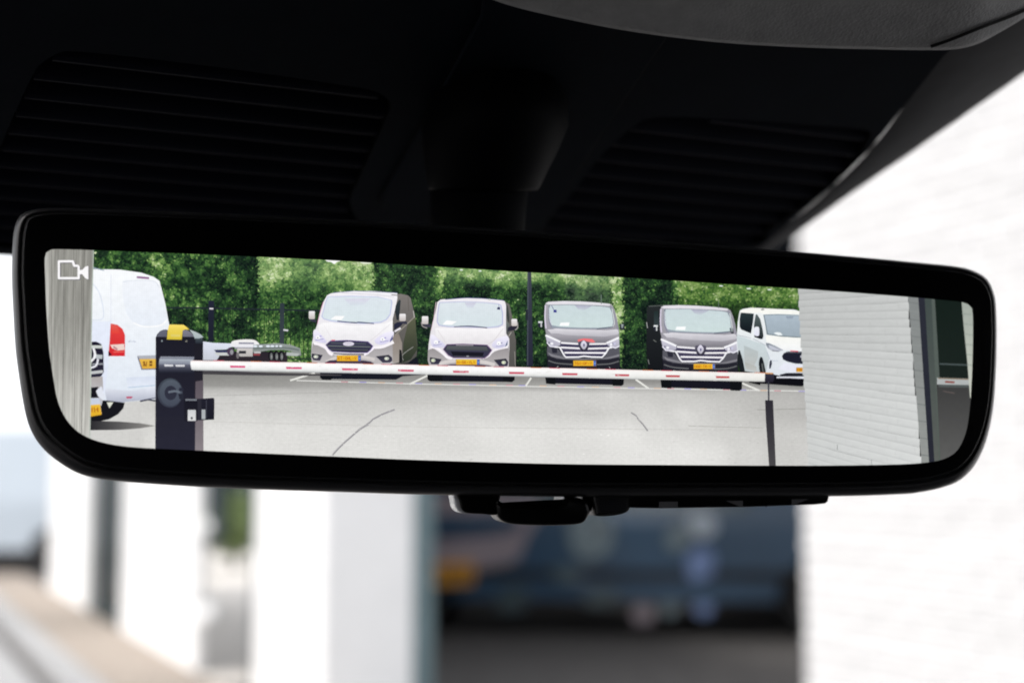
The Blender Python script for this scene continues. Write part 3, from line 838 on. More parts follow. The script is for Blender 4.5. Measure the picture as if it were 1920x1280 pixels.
# ---- vans 3 and 4: grey vans with chrome bars
def grey_van(x0, y0, label, badge, txt, dx, second):
    A.v(x0, y0, 9.143)
    b = van(label)
    if second:
        b.poly([(210, 140), (420, 115), (740, 118), (760, 160), (430, 190), (470, 560), (540, 800), (560, 1000), (540, 1260), (230, 1260), (200, 900)], (40, 44, 46), (22, 24, 28))
        b.line([(240, 128), (520, 112), (740, 122)], 14, (92, 98, 96)); b.poly([(330, 220), (400, 200), (425, 460), (330, 440)], (36, 48, 48), (56, 66, 70))
        b.line([(205, 400), (220, 500)], 10, (190, 190, 190)); b.line([(230, 1040), (250, 1120)], 9, (150, 152, 150)); b.line([(480, 1010), (520, 1240)], 16, (96, 100, 102)); b.line([(320, 705), (370, 735)], 12, (120, 124, 120))
    # local coordinates of the photo crops; left/right shift for the second van
    T = (lambda q: [(p[0] + dx(p[0]), p[1] + (0 if not second else -28 + p[0] * 0.012)) for p in q])
    b.poly(T([(300, 700), (320, 900), (330, 1270), (300, 1480), (330, 1540), (1620, 1570), (1650, 1300), (1580, 1250), (1560, 760)]), (24, 24, 34))
    b.poly(T([(300, 170), (350, 145), (600, 132), (900, 138), (1200, 158), (1400, 180), (1450, 210), (1490, 300), (1530, 450), (1560, 620), (1565, 760), (1350, 850), (900, 850), (560, 830), (400, 770), (310, 690), (285, 560), (290, 350)]), (170, 168, 176), (152, 150, 158))
    b.poly(T([(300, 170), (350, 142), (600, 130), (900, 136), (1200, 156), (1400, 178), (1440, 215), (1150, 200), (900, 196), (560, 192), (350, 192)]), (232, 228, 236), (224, 222, 228))
    b.poly(T([(330, 620), (480, 600), (700, 612), (1100, 622), (1350, 630), (1540, 610), (1560, 680), (1500, 730), (1300, 740), (900, 725), (700, 720), (520, 690), (400, 690)]), (224, 222, 228), (186, 184, 192))
    b.poly(T([(520, 700), (900, 728), (1300, 742), (1540, 700), (1560, 760), (1350, 845), (900, 840), (560, 825), (400, 765), (330, 700)]), (174, 171, 179), (126, 124, 132))
    b.line(T([(300, 200), (292, 420), (310, 600)]), 22, (222, 214, 232), True); b.line(T([(310, 690), (400, 765), (560, 825)]), 8, (70, 66, 96), True)
    b.line(T([(1410, 200), (1470, 330), (1520, 520), (1540, 620)]), 30, (150, 148, 160), True)
    # bumper
    b.poly(T([(330, 900), (480, 910), (620, 1080), (700, 1110), (1250, 1115), (1340, 1050), (1400, 930), (1565, 900), (1575, 1060), (1560, 1150), (1400, 1190), (900, 1200), (500, 1170), (340, 1120), (325, 1010)]), (92, 92, 101), (86, 86, 94))
    b.poly(T([(335, 1010), (420, 1045), (600, 1085), (700, 1112), (1250, 1116), (1420, 1080), (1570, 1040), (1560, 1080), (1400, 1120), (900, 1135), (600, 1125), (400, 1080)]), (146, 144, 152), (120, 120, 126))
    b.poly(T([(335, 1060), (500, 1120), (900, 1145), (1350, 1130), (1560, 1090), (1580, 1260), (1540, 1300), (340, 1280)]), (40, 40, 50), (34, 34, 42))
    b.line(T([(350, 1150), (500, 1195), (760, 1215)]), 20, (104, 106, 108), True); b.line(T([(1180, 1218), (1400, 1205), (1560, 1160)]), 20, (104, 106, 108), True)
    b.poly(T([(400, 930), (500, 940), (500, 1020), (420, 1020)]), (44, 44, 56)); b.line(T([(1255, 20), (1256, 180)]) , 16 if not second else 9, (110, 124, 116))
    b.line(T([(490, 1275), (520, 1245)]), 9, (180, 184, 180)); b.line(T([(1390, 1255), (1410, 1285)]), 9, (170, 170, 170))
    w = sub('windscreen')
    w.poly(T([(350, 195), (700, 188), (1000, 196), (1300, 215), (1420, 235), (1460, 330), (1480, 560), (1400, 600), (1200, 610), (900, 608), (560, 600), (390, 590), (350, 480), (345, 300)]), (138, 146, 156), (146, 146, 162))
    w.poly(T([(378, 205), (700, 198), (1000, 206), (1300, 226), (1400, 245), (1440, 330), (1462, 500), (1440, 570), (1200, 590), (900, 588), (560, 575), (410, 545), (380, 440), (372, 300)]), (204, 218, 222), (206, 222, 222))
    w.poly(T([(560, 572), (900, 586), (1200, 588), (1440, 568), (1350, 600), (1200, 608), (900, 604), (420, 590), (410, 545)]), (150, 160, 172))
    w.poly(T([(800, 200), (1100, 212), (1000, 270), (950, 290), (860, 270)]), (176, 176, 196), (200, 210, 218))
    w.poly(T([(560, 500), (712, 495), (700, 556), (540, 552)]), (252, 254, 255)); w.line(T([(1180, 610), (1330, 590), (1460, 570)]), 12, (66, 76, 96), True)
    w.line(T([(1440, 260), (1480, 500), (1450, 570)]), 9, (236, 246, 240), True); w.line(T([(380, 610), (440, 604)]), 8, (110, 116, 140)); w.line(T([(366, 240), (372, 440), (410, 540)]), 7, (240, 244, 255), True)
    if not second:
        w.poly([(440, 280), (490, 280), (492, 328), (436, 325)], (60, 62, 140)); w.line([(400, 200), (445, 285)], 10, (86, 86, 140))
    for k, q in enumerate(([(170, 475), (250, 475), (250, 575), (180, 585)], [(1570, 520), (1650, 525), (1660, 620), (1580, 630)])):
        m_ = sub('side_mirror')
        if second: q = [(320, 455), (395, 455), (400, 545), (335, 550)] if k == 0 else [(1625, 500), (1690, 505), (1700, 600), (1650, 590)]
        m_.poly(q, (52, 54, 70), (40, 42, 54)); cx = sum(a[0] for a in q) / 4; cy = sum(a[1] for a in q) / 4
        if k == 0: m_.rect(cx - 36, cy - 50, cx + 34, cy - 22, (232, 236, 238)); m_.rect(cx + 4, cy - 40, cx + 26, cy + 48, (206, 210, 210))
        else: m_.poly([(cx - 20, cy - 50), (cx + 24, cy - 44), (cx + 10, cy + 20), (cx - 10, cy + 20)], (150, 160, 160))
    for q in ([(300, 715), (400, 760), (555, 830), (560, 890), (470, 915), (380, 905), (325, 840)], [(1345, 850), (1420, 820), (1560, 755), (1568, 900), (1500, 935), (1400, 905), (1345, 890)]):
        hl = sub('headlight'); hl.poly(T(q), (206, 204, 218), (178, 176, 192)); q2 = T(q)
        if q[0][0] < 900: hl.line(q2[0:3], 34, (248, 248, 252)); hl.line([q2[6], q2[5], q2[4]], 20, (240, 238, 250)); hl.ell(q2[4][0] - 60, q2[4][1] - 55, 26, 22, (246, 246, 252)); hl.ell(q2[4][0] - 110, q2[4][1] - 70, 18, 20, (130, 130, 150))
        else: hl.line(q2[0:3], 34, (248, 248, 252)); hl.line([q2[3], q2[4], q2[5]], 20, (238, 238, 248)); hl.ell(q2[0][0] + 80, q2[0][1] + 22, 24, 22, (246, 246, 252)); hl.ell(q2[0][0] + 140, q2[0][1] + 10, 22, 20, (200, 200, 224)); hl.ell(q2[0][0] + 110, q2[0][1] + 12, 8, 20, (130, 130, 150))
    g = sub('grille')
    g.poly(T([(560, 835), (880, 850), (1345, 850), (1390, 930), (1340, 1010), (1270, 1095), (660, 1095), (580, 980), (545, 915)]), (62, 58, 88), (58, 54, 84))
    for (ya, yb, xa, xb) in ((846, 866, 565, 880), (925, 942, 560, 905), (1015, 1018, 625, 1330)):
        g.line(T([(xa, ya), (xb, yb if xb < 1000 else ya + 4)]), 30, (244, 242, 246))
    g.line(T([(1040, 868), (1345, 862)]), 30, (240, 238, 240)); g.line(T([(1010, 946), (1400, 936)]), 30, (242, 240, 242))
    g.line(T([(460, 915), (545, 925), (620, 1060), (650, 1092), (860, 1090), (960, 1074), (1090, 1088), (1270, 1092), (1330, 1030), (1385, 935), (1440, 925)]), 26, (246, 246, 250))
    g.line(T([(600, 965), (1330, 975)]), 10, (96, 92, 110))
    cxy = T([(955, 885)])[0]
    g.poly([(cxy[0] - 90, cxy[1] - 60), (cxy[0] + 90, cxy[1] - 60), (cxy[0] + 60, cxy[1] + 85), (cxy[0] - 50, cxy[1] + 85)], (96, 92, 110), (50, 48, 62), smooth=True)
    g.poly([(cxy[0], cxy[1] - 78), (cxy[0] + 56, cxy[1] - 5), (cxy[0] + 4, cxy[1] + 75), (cxy[0] - 54, cxy[1] - 5)], (232, 228, 244), (186, 184, 196), smooth=True)
    g.poly([(cxy[0] + 6, cxy[1] - 34), (cxy[0] + 22, cxy[1]), (cxy[0] + 4, cxy[1] + 40), (cxy[0] - 12, cxy[1])], (96, 92, 130))
    if badge:
        g.poly([(850, 790), (960, 770), (1100, 780), (1155, 830), (1110, 842), (1010, 822), (950, 800), (860, 830)], (238, 110, 116), (240, 130, 130))
    x1, y1, x2, y2 = (780, 1152, 1165, 1240) if not second else (1015, 1118, 1375, 1200)
    VANS[-1].append(plate(x1, y1, x2, y2, txt, VANS[-1][0]))
    wh = sub('wheel'); wh.poly(T([(290, 1400), (480, 1400), (470, 1560), (310, 1545)]), (18, 20, 24)); wh.poly(T([(1440, 1400), (1650, 1400), (1640, 1560), (1600, 1585), (1450, 1580)]), (18, 20, 24))

grey_van(990, 550, 'first grey van with chrome bars, red badge above its emblem', True, 'TGN-GP-V', lambda x: 0, False)
grey_van(1190, 560, 'second grey van with chrome bars, its black side showing at its left', False, 'MGR-TX-V',
         lambda x: 0, True) if False else None
# the second one stands turned a little: its front is mapped from the first by a smooth shift
def _dx(x):
    return 110 + (x - 300) * 0.0
def _dx2(x):
    xs = [285, 372, 560, 955, 1340, 1440, 1560, 1640]; ys = [415, 500, 800, 1172, 1520, 1500, 1690, 1740]
    for k in range(len(xs) - 1):
        if x <= xs[k + 1] or k == len(xs) - 2:
            return ys[k] + (ys[k + 1] - ys[k]) * (x - xs[k]) / (xs[k + 1] - xs[k]) - x
    return 0
grey_van(1190, 560, 'second grey van with chrome bars, its black side showing at its left', False, 'MGR-TX-V',
         lambda x: 150 + (x - 285) * 0.035 if x < 1e9 else 0, True)

# ---- van 5: white van at the end of the row
b = van('white van at the right end of the row beside the brick wall')
A.v(1360, 560, 9.143)
b.poly([(150, 1250), (1400, 1250), (1420, 1480), (1290, 1500), (420, 1440), (230, 1300)], (16, 16, 22))
b.poly([(250, 200), (300, 175), (440, 152), (660, 165), (900, 175), (1180, 185), (1300, 220), (1400, 240), (1400, 1340), (1150, 1360), (800, 1290), (560, 1270), (340, 1240), (280, 1100), (220, 1000), (195, 800), (200, 600), (215, 400), (235, 270)], (240, 244, 243), (222, 228, 236))
b.poly([(200, 630), (400, 690), (680, 790), (720, 900), (760, 1000), (700, 1250), (560, 1270), (340, 1240), (290, 1080), (240, 880), (210, 860)], (206, 218, 222), (196, 204, 206))
b.poly([(320, 800), (560, 900), (560, 1000), (480, 1180), (330, 1120)], (184, 194, 196), (190, 192, 190)); b.poly([(330, 1080), (530, 1160), (540, 1250), (350, 1200)], (176, 178, 174), (196, 198, 196))
b.line([(205, 620), (480, 690), (690, 800)], 10, (170, 178, 186), True); b.line([(490, 270), (470, 600), (450, 700)], 26, (238, 242, 244)); b.line([(720, 910), (780, 1050), (900, 1060)], 8, (180, 188, 204), True)
b.poly([(270, 200), (440, 152), (900, 175), (1300, 220), (1400, 240), (1400, 275), (1300, 262), (900, 258), (660, 262), (600, 240), (430, 245), (262, 238)], (250, 250, 244))
b.poly([(690, 625), (1000, 650), (1400, 670), (1400, 905), (1150, 885), (1000, 880), (870, 800), (700, 740)], (250, 250, 244), (244, 246, 248))
b.poly([(1010, 1100), (1200, 1130), (1400, 1150), (1400, 1270), (1100, 1250), (900, 1200)], (232, 234, 246)); b.poly([(930, 1300), (1050, 1270), (1400, 1272), (1400, 1330), (960, 1335)], (36, 38, 46)); b.line([(880, 1345), (1100, 1345), (1400, 1360)], 26, (226, 228, 236)); b.ell(640, 185, 30, 10, (90, 92, 90))
w = sub('windscreen'); w.poly([(650, 272), (900, 262), (1400, 285), (1400, 668), (1200, 665), (950, 648), (710, 612), (680, 420)], (124, 140, 148), (118, 132, 138))
w.poly([(672, 284), (900, 276), (1400, 296), (1400, 650), (1200, 648), (950, 630), (730, 600), (700, 430)], (176, 190, 202), (158, 172, 182)); w.poly([(830, 590), (880, 572), (950, 580), (985, 628), (900, 625)], (240, 246, 248)); w.poly([(1040, 300), (1170, 300), (1150, 350), (1060, 350)], (140, 152, 168), (166, 180, 192))
b2 = sub('side_window'); b2.poly([(262, 240), (300, 238), (490, 255), (475, 400), (440, 595), (270, 525), (245, 480), (245, 350)], (42, 56, 58), (18, 24, 30))
b2.poly([(520, 270), (545, 265), (600, 350), (640, 520), (655, 640), (640, 680), (500, 640), (490, 440), (510, 330)], (90, 104, 104), (40, 46, 48))
m_ = sub('side_mirror'); m_.poly([(495, 620), (580, 630), (645, 660), (640, 690), (600, 690), (500, 655)], (30, 34, 40)); m_.poly([(510, 485), (560, 480), (580, 510), (575, 630), (500, 620), (495, 520)], (238, 242, 248), (228, 228, 244), smooth=True)
hl = sub('headlight'); hl.poly([(695, 755), (760, 765), (870, 815), (1000, 880), (920, 905), (800, 890), (730, 850), (700, 800)], (120, 128, 138), (190, 192, 204)); hl.poly([(740, 785), (850, 830), (940, 880), (840, 875), (760, 850)], (196, 200, 212)); hl.line([(800, 890), (920, 902)], 12, (110, 110, 120))
g = sub('grille'); g.poly([(970, 985), (1000, 935), (1060, 905), (1400, 905), (1400, 1120), (1200, 1110), (1060, 1075), (990, 1040)], (30, 32, 46), (34, 36, 52)); g.ell(1315, 990, 34, 24, (176, 178, 188)); g.line([(1110, 890), (1250, 900)], 16, (222, 90, 110)); g.line([(1050, 920), (1390, 930)], 8, (110, 112, 122))
fl = sub('fog_light'); fl.poly([(765, 1060), (795, 1050), (800, 1110), (780, 1190), (755, 1200), (752, 1130)], (50, 54, 70))
VANS[-1].append(plate(1222, 1182, 1420, 1250, 'MHP', VANS[-1][0], eu=False, c=(214, 160, 40)))
wh = sub('wheel'); wh.poly([(600, 1000), (640, 1020), (680, 1180), (690, 1290), (600, 1270), (575, 1100)], (26, 30, 34), smooth=True); wh.poly([(225, 880), (250, 885), (300, 1040), (340, 1250), (260, 1250), (200, 1080), (215, 960)], (30, 34, 38)); wh.line([(630, 1110), (650, 1260)], 22, (96, 100, 100)); wh.poly([(420, 1340), (600, 1300), (600, 1480), (430, 1440)], (14, 15, 18))
for vs in VANS:
    vs[0].build()
    for q in vs[1:]: q.build(vs[0].ob)
bpy.context.view_layer.update()

# ---- car transport trailer
tr = Pic('pictured_trailer', None, 'silver car transport trailer parked by the fence on the screen')
A.v(370, 560, 8)
tr.poly([(60, 720), (300, 790), (900, 790), (1350, 800), (1350, 960), (60, 960)], (40, 36, 44), (50, 44, 50))
tr.poly([(-140, 880), (-140, 1120), (300, 1120), (1000, 1090), (1100, 1080), (700, 1000), (300, 960)], (96, 92, 98), (150, 148, 148))
tr.poly([(85, 640), (240, 660), (520, 670), (560, 700), (430, 760), (250, 765), (330, 860), (290, 920), (85, 920)], (226, 230, 246), (200, 204, 214))
tr.poly([(250, 768), (460, 770), (450, 806), (290, 806)], (52, 54, 92)); tr.poly([(250, 806), (460, 806), (500, 850), (300, 850)], (206, 208, 206))
tr.poly([(510, 655), (560, 625), (720, 608), (860, 620), (930, 680), (900, 720), (840, 730), (520, 720)], (244, 242, 238), (232, 232, 240), smooth=True)
tr.line([(620, 665), (850, 668)], 22, (130, 130, 150)); tr.line([(560, 740), (850, 745)], 30, (150, 150, 160))
tr.poly([(840, 690), (1200, 665), (1400, 690), (1540, 740), (1560, 850), (1440, 860), (1330, 850), (1330, 820), (1430, 790), (1300, 765), (1100, 768), (960, 790), (830, 800)], (150, 158, 156), (136, 142, 140))
for k, x in enumerate((870, 950, 1060, 1125, 1190, 1250)): tr.ell(x, 712, 30 if k < 4 else 20, 16, (232, 240, 250))
tr.line([(840, 745), (1300, 735), (1530, 770)], 26, (112, 122, 120), True); tr.poly([(1340, 800), (1540, 820), (1500, 860), (1340, 850)], (180, 186, 184))
tr.poly([(600, 740), (830, 745), (830, 865), (640, 865), (590, 800)], (206, 202, 200), (188, 184, 182)); tr.rect(622, 780, 730, 822, (46, 46, 54)); tr.rect(850, 790, 950, 818, (196, 196, 196)); tr.rect(840, 822, 940, 850, (150, 70, 76))
tr.build()
tw = Pic('wheel', None)
tw.ell(495, 790, 52, 62, (78, 62, 84)); tw.ell(515, 800, 26, 38, (150, 150, 156)); tw.ell(605, 850, 22, 48, (120, 116, 118))
for x in (1110, 1190, 1265): tw.ell(x - 6, 850, 42, 76, (26, 24, 30)); tw.ell(x, 865, 22, 56, (104, 108, 108)); tw.ell(x + 4, 870, 10, 30, (150, 150, 150))
tw.build(tr.ob)

# ---- white van at the far left, seen from behind, and the dark car in front of it
v0 = Pic('pictured_van', None, 'white panel van seen from behind with red tail light, far left on the screen')
A.v(0, 440, 4)
v0.poly([(640, 262), (700, 258), (900, 262), (1060, 285), (1150, 315), (1195, 345), (1215, 420), (1240, 520), (1262, 640), (1275, 700), (1290, 1225), (1165, 1232), (900, 1258), (800, 1245), (640, 1240)], (251, 253, 255), (224, 232, 243))
v0.poly([(780, 1150), (1000, 1170), (1180, 1130), (1180, 1228), (900, 1256), (800, 1244)], (236, 240, 250), (176, 180, 196))
v0.poly([(680, 650), (830, 650), (810, 1000), (780, 1200), (700, 1000), (680, 800)], (232, 238, 252), (224, 230, 246))
v0.poly([(920, 360), (1000, 345), (1150, 350), (1195, 400), (1225, 500), (1248, 620), (1220, 670), (1100, 685), (1010, 665), (940, 560)], (243, 246, 252), (233, 239, 248), smooth=True)
v0.line([(1000, 660), (1080, 688), (1200, 680), (1250, 640)], 9, (255, 255, 255), True); v0.line([(920, 355), (1000, 343), (1150, 348), (1195, 395)], 4, (214, 220, 232), True)
v0.line([(832, 300), (832, 660), (810, 920)], 4, (222, 226, 240)); v0.line([(690, 360), (750, 450), (775, 620), (690, 640)], 6, (216, 224, 240), True)
v0.line([(1025, 318), (1118, 326)], 16, (150, 110, 150)); v0.line([(960, 1145), (1165, 1128)], 6, (180, 200, 225)); v0.poly([(945, 1070), (1165, 1060), (1165, 1120), (960, 1140)], (216, 224, 240), (230, 236, 248))
v0.poly([(945, 1213), (997, 1212), (985, 1226), (950, 1226)], (190, 60, 96)); v0.line([(690, 245), (780, 268)], 8, (150, 165, 180))
for k, ch in enumerate('eVito'):
    for st in GLY[ch]: v0.line([(964 + k * 11 + q[0] * 8, 792 + q[1] * 13) for q in st], 2.6, (140, 148, 180))
v0.line([(1050, 1248), (1110, 1235), (1165, 1245)], 12, (60, 62, 80)); v0.line([(1110, 1232), (1165, 1222)], 6, (70, 72, 90))
v0.build()
s_ = Pic('tail_light'); s_.poly([(830, 665), (880, 675), (918, 705), (937, 750), (937, 910), (812, 910), (822, 800)], (226, 70, 66), (214, 44, 52)); s_.poly([(832, 668), (880, 680), (900, 740), (840, 740)], (222, 96, 88), (232, 70, 60)); s_.poly([(826, 825), (930, 818), (935, 862), (880, 868), (840, 850)], (240, 214, 206)); s_.line([(850, 838), (880, 860)], 12, (180, 130, 140)); s_.poly([(812, 870), (840, 900), (812, 911)], (60, 20, 40)); s_.line([(850, 880), (930, 876)], 7, (240, 110, 100)); s_.build(v0.ob)
s_ = Pic('number_plate'); s_.poly([(1028, 912), (1180, 905), (1180, 1010), (1060, 1013)], (120, 122, 136)); s_.poly([(1030, 906), (1180, 902), (1180, 930), (1045, 930)], (176, 178, 186)); s_.poly([(1044, 932), (1180, 930), (1180, 1001), (1068, 1004)], (236, 190, 80), (226, 174, 60)); s_.line([(1075, 950), (1090, 985)], 12, (150, 100, 40)); s_.line([(1085, 950), (1075, 985)], 9, (150, 100, 40)); s_.line([(1100, 950), (1096, 985)], 8, (150, 100, 40)); s_.rect(1120, 945, 1142, 962, (120, 80, 40)); s_.rect(1120, 968, 1142, 984, (120, 80, 40)); s_.build(v0.ob)
A.v(0, 640, 4)
s_ = Pic('wheel'); s_.poly([(780, 440), (935, 458), (925, 500), (885, 545), (820, 582), (740, 600), (660, 602), (660, 450)], (24, 24, 30), smooth=False); s_.poly([(660, 596), (760, 596), (900, 600), (1050, 612), (1165, 632), (1050, 650), (900, 662), (660, 665)], (40, 40, 44), (150, 148, 144), ax='x'); s_.build(v0.ob)  # tyre, plus the van's ground shadow painted into the picture
dc = Pic('pictured_car', None, 'dark car front with chrome grille at the far left of the screen')
dc.poly([(655, 5), (720, 0), (760, 20), (775, 80), (778, 230), (760, 260), (700, 278), (655, 280)], (30, 28, 44), (44, 42, 60)); dc.poly([(655, 270), (770, 262), (776, 420), (760, 480), (655, 480)], (176, 170, 168), (196, 198, 206))
dc.line([(670, 40), (765, 40)], 22, (206, 212, 208)); dc.line([(700, 110), (768, 116)], 30, (186, 192, 196)); dc.line([(680, 235), (772, 225)], 22, (196, 198, 200)); dc.line([(690, 170), (772, 168)], 12, (150, 152, 160))
dc.line([(700, 50), (712, 110), (672, 160)], 16, (246, 246, 250), True); dc.line([(672, 200), (720, 180), (735, 130)], 14, (236, 236, 246), True)
dc.poly([(660, 345), (740, 340), (720, 380), (745, 420), (660, 425)], (24, 24, 32)); dc.poly([(720, 370), (760, 335), (790, 420), (770, 440), (735, 410)], (226, 230, 240)); dc.poly([(800, 455), (850, 455), (820, 500)], (226, 228, 214)); dc.poly([(655, 425), (745, 425), (762, 545), (655, 560)], (200, 208, 226)); dc.build()
s_ = Pic('number_plate'); s_.poly([(655, 478), (750, 470), (762, 548), (655, 567)], (238, 190, 60), (230, 176, 44))
for q in ([(690, 495), (690, 530)], [(705, 493), (712, 530)], [(718, 510), (735, 508)], [(732, 492), (734, 528)]): s_.line(q, 8, (176, 96, 30))
s_.build(dc.ob)

# ---- barrier: post and arm
bp = Pic('pictured_barrier_post', None, 'black barrier post with yellow cap on the screen')
A.v(280, 600, 12.8)
bp.poly([(150, 420), (185, 340), (250, 265), (330, 235), (900, 240), (1000, 290), (1060, 370), (1080, 460), (1090, 3150), (140, 3150), (150, 1000)], (30, 30, 40), (40, 40, 54))
bp.poly([(1000, 235), (1130, 290), (1240, 350), (1300, 410), (1290, 480), (1280, 3150), (1080, 3150), (1080, 460), (1040, 340)], (30, 30, 38), (44, 40, 52))
bp.poly([(165, 400), (250, 265), (330, 228), (420, 222), (420, 400)], (104, 106, 122), (96, 98, 112)); bp.poly([(800, 235), (900, 240), (1000, 290), (1075, 400), (800, 400)], (132, 130, 142), (112, 112, 126))
bp.poly([(960, 225), (1130, 290), (1240, 350), (1300, 410), (1200, 440), (1090, 440), (1040, 330)], (190, 200, 200), (170, 182, 186)); bp.poly([(1100, 445), (1280, 440), (1270, 560), (1110, 560)], (70, 80, 86), (40, 46, 56))
bp.ell(300, 500, 20, 22, (140, 150, 156)); bp.ell(888, 505, 24, 24, (150, 148, 136)); bp.ell(888, 505, 12, 12, (70, 70, 70))
A.v(0, 640, 4)
bp.poly([(1466, 300), (1524, 290), (1526, 840), (1460, 835)], (92, 84, 92), (140, 132, 136)); bp.poly([(1165, 560), (1465, 560), (1462, 840), (1165, 830)], (38, 38, 50), (42, 42, 56))
bp.build()
s_ = Pic('cap'); A.v(280, 600, 12.8); s_.poly([(470, 120), (500, 105), (820, 112), (900, 170), (960, 228), (850, 225), (800, 250), (775, 470), (420, 462), (440, 250)], (250, 224, 110), (216, 192, 60)); s_.poly([(520, 340), (740, 345), (735, 400), (515, 395)], (226, 208, 110)); s_.build(bp.ob)
s_ = Pic('emblem'); A.v(0, 640, 4); s_.ell(1275, 385, 95, 110, (66, 74, 84), (58, 62, 76), n=32); s_.ell(1280, 385, 84, 98, (84, 92, 104), (70, 76, 90), n=32); s_.ell(1280, 385, 46, 54, (48, 50, 64), n=20); s_.line([(1262, 380), (1310, 372), (1350, 380)], 16, (104, 112, 124), True); s_.poly([(1345, 345), (1376, 350), (1376, 372), (1340, 372)], (42, 44, 58)); s_.poly([(1336, 392), (1378, 392), (1375, 440), (1345, 430)], (40, 42, 54)); s_.build(bp.ob)
s_ = Pic('card_reader'); s_.poly([(1380, 430), (1470, 425), (1482, 432), (1482, 595), (1382, 598)], (26, 26, 36), (34, 34, 44)); s_.rect(1408, 512, 1468, 594, (206, 208, 210), (226, 226, 226)); s_.ell(1438, 574, 9, 10, (90, 92, 98)); s_.rect(1390, 430, 1476, 444, (120, 124, 132)); s_.rect(1482, 428, 1512, 590, (44, 44, 54)); s_.build(bp.ob)
s_ = Pic('card_reader'); s_.poly([(1510, 428), (1600, 422), (1608, 432), (1606, 585), (1510, 590)], (34, 34, 46), (28, 28, 38)); s_.rect(1512, 510, 1540, 582, (176, 180, 184)); s_.rect(1545, 440, 1550, 575, (70, 72, 84)); s_.build(bp.ob)
arm = Pic('pictured_barrier_arm', None, 'long white barrier arm with small red marks across the screen')
A.v(0, 0, 1)
top = [(356, 675.5), (600, 680), (840, 685), (1020, 689), (1200, 693.5), (1435, 699)]
bot = [(356, 694), (600, 698.5), (840, 703), (1020, 707), (1200, 711), (1435, 715.5)]
arm.line([(380, 697), (500, 701), (640, 703)], 9, (70, 68, 72), True, 2)
tt = catmull([Vector(p) for p in top], 8, False); bb = catmull([Vector(p) for p in bot], 8, False)
nA = len(tt)
rows = [(0, (236, 196, 196)), (0.06, (252, 246, 244)), (0.3, (255, 255, 255)), (0.62, (244, 244, 244)), (0.86, (222, 224, 222)), (1.0, (150, 152, 158))]
pts = [t_.lerp(b_, r_) for r_, _ in rows for t_, b_ in zip(tt, bb)]
cols = []
for r_, c in rows:
    for k in range(nA):
        cols.append(c if k < nA * .55 else lerp3(c, (228, 226, 216), .45 * (k / nA - .55) / .45))
arm.raw(pts, cols, [(r_ * nA + k, r_ * nA + k + 1, (r_ + 1) * nA + k + 1, (r_ + 1) * nA + k) for r_ in range(len(rows) - 1) for k in range(nA - 1)])
for x1, x2, yc in ((431, 460, 687), (536, 566, 689.5), (641, 671, 692), (746, 776, 694.3), (849, 879, 696.5), (954, 983, 698.8), (1054, 1083, 701), (1153, 1180, 703), (1248, 1275, 704.8), (1342, 1368, 706.6)):
    t = (x1 - 431) / 940
    arm.poly([(x1, yc - 2), (x2, yc - 1.5), (x2 - .5, yc + 2.3), (x1 + .8, yc + 2)], lerp3((214, 78, 126), (184, 72, 74), t), lerp3((226, 110, 150), (200, 100, 100), t))
for k in range(30):
    x = 400 + k * 35; y = 676 + (x - 400) * .0222 - .3
    if k % 3 != 1: arm.line([(x, y), (x + 20, y + .45)], 1.3, [(196, 60, 90), (190, 80, 60), (200, 110, 60)][k % 3])
for _ in range(60):
    x = rng.uniform(370, 1425); y = 677 + (x - 360) * .0216 + rng.uniform(3, 15); w_ = rng.uniform(2, 9)
    arm.poly([(x, y), (x + w_, y + .1), (x + w_, y + .9), (x, y + .8)], (226, 224, 220))
arm.build()
s_ = Pic('grip'); A.v(280, 600, 12.8)
s_.poly([(270, 872), (1075, 880), (1075, 930), (240, 930)], (150, 154, 166), (120, 124, 140)); s_.poly([(240, 930), (1075, 935), (985, 990), (985, 1060), (225, 1060)], (178, 186, 196), (130, 134, 150)); s_.poly([(225, 1060), (985, 1060), (1010, 1180), (1080, 1220), (1080, 1270), (250, 1270), (225, 1200)], (104, 106, 122), (30, 32, 44))
s_.poly([(360, 1060), (575, 1070), (565, 1110), (362, 1108)], (232, 232, 236)); s_.poly([(620, 1072), (850, 1072), (840, 1115), (640, 1112)], (236, 236, 240)); s_.line([(370, 1090), (560, 1094)], 6, (170, 172, 184)); s_.line([(640, 1096), (840, 1094)], 6, (180, 180, 190)); s_.build(arm.ob)
s_ = Pic('arm_support'); A.v(1080, 440, 4)
s_.poly([(1418, 1035), (1480, 1035), (1488, 1075), (1478, 1105), (1415, 1105)], (56, 54, 70), (36, 34, 46)); s_.line([(1420, 1037), (1478, 1039)], 10, (214, 160, 110)); s_.line([(1444, 1100), (1446, 1250)], 12, (60, 60, 70)); s_.poly([(1418, 1240), (1478, 1240), (1480, 1280), (1500, 1760), (1450, 1760), (1425, 1400)], (46, 44, 52), (76, 74, 76)); s_.build(arm.ob)

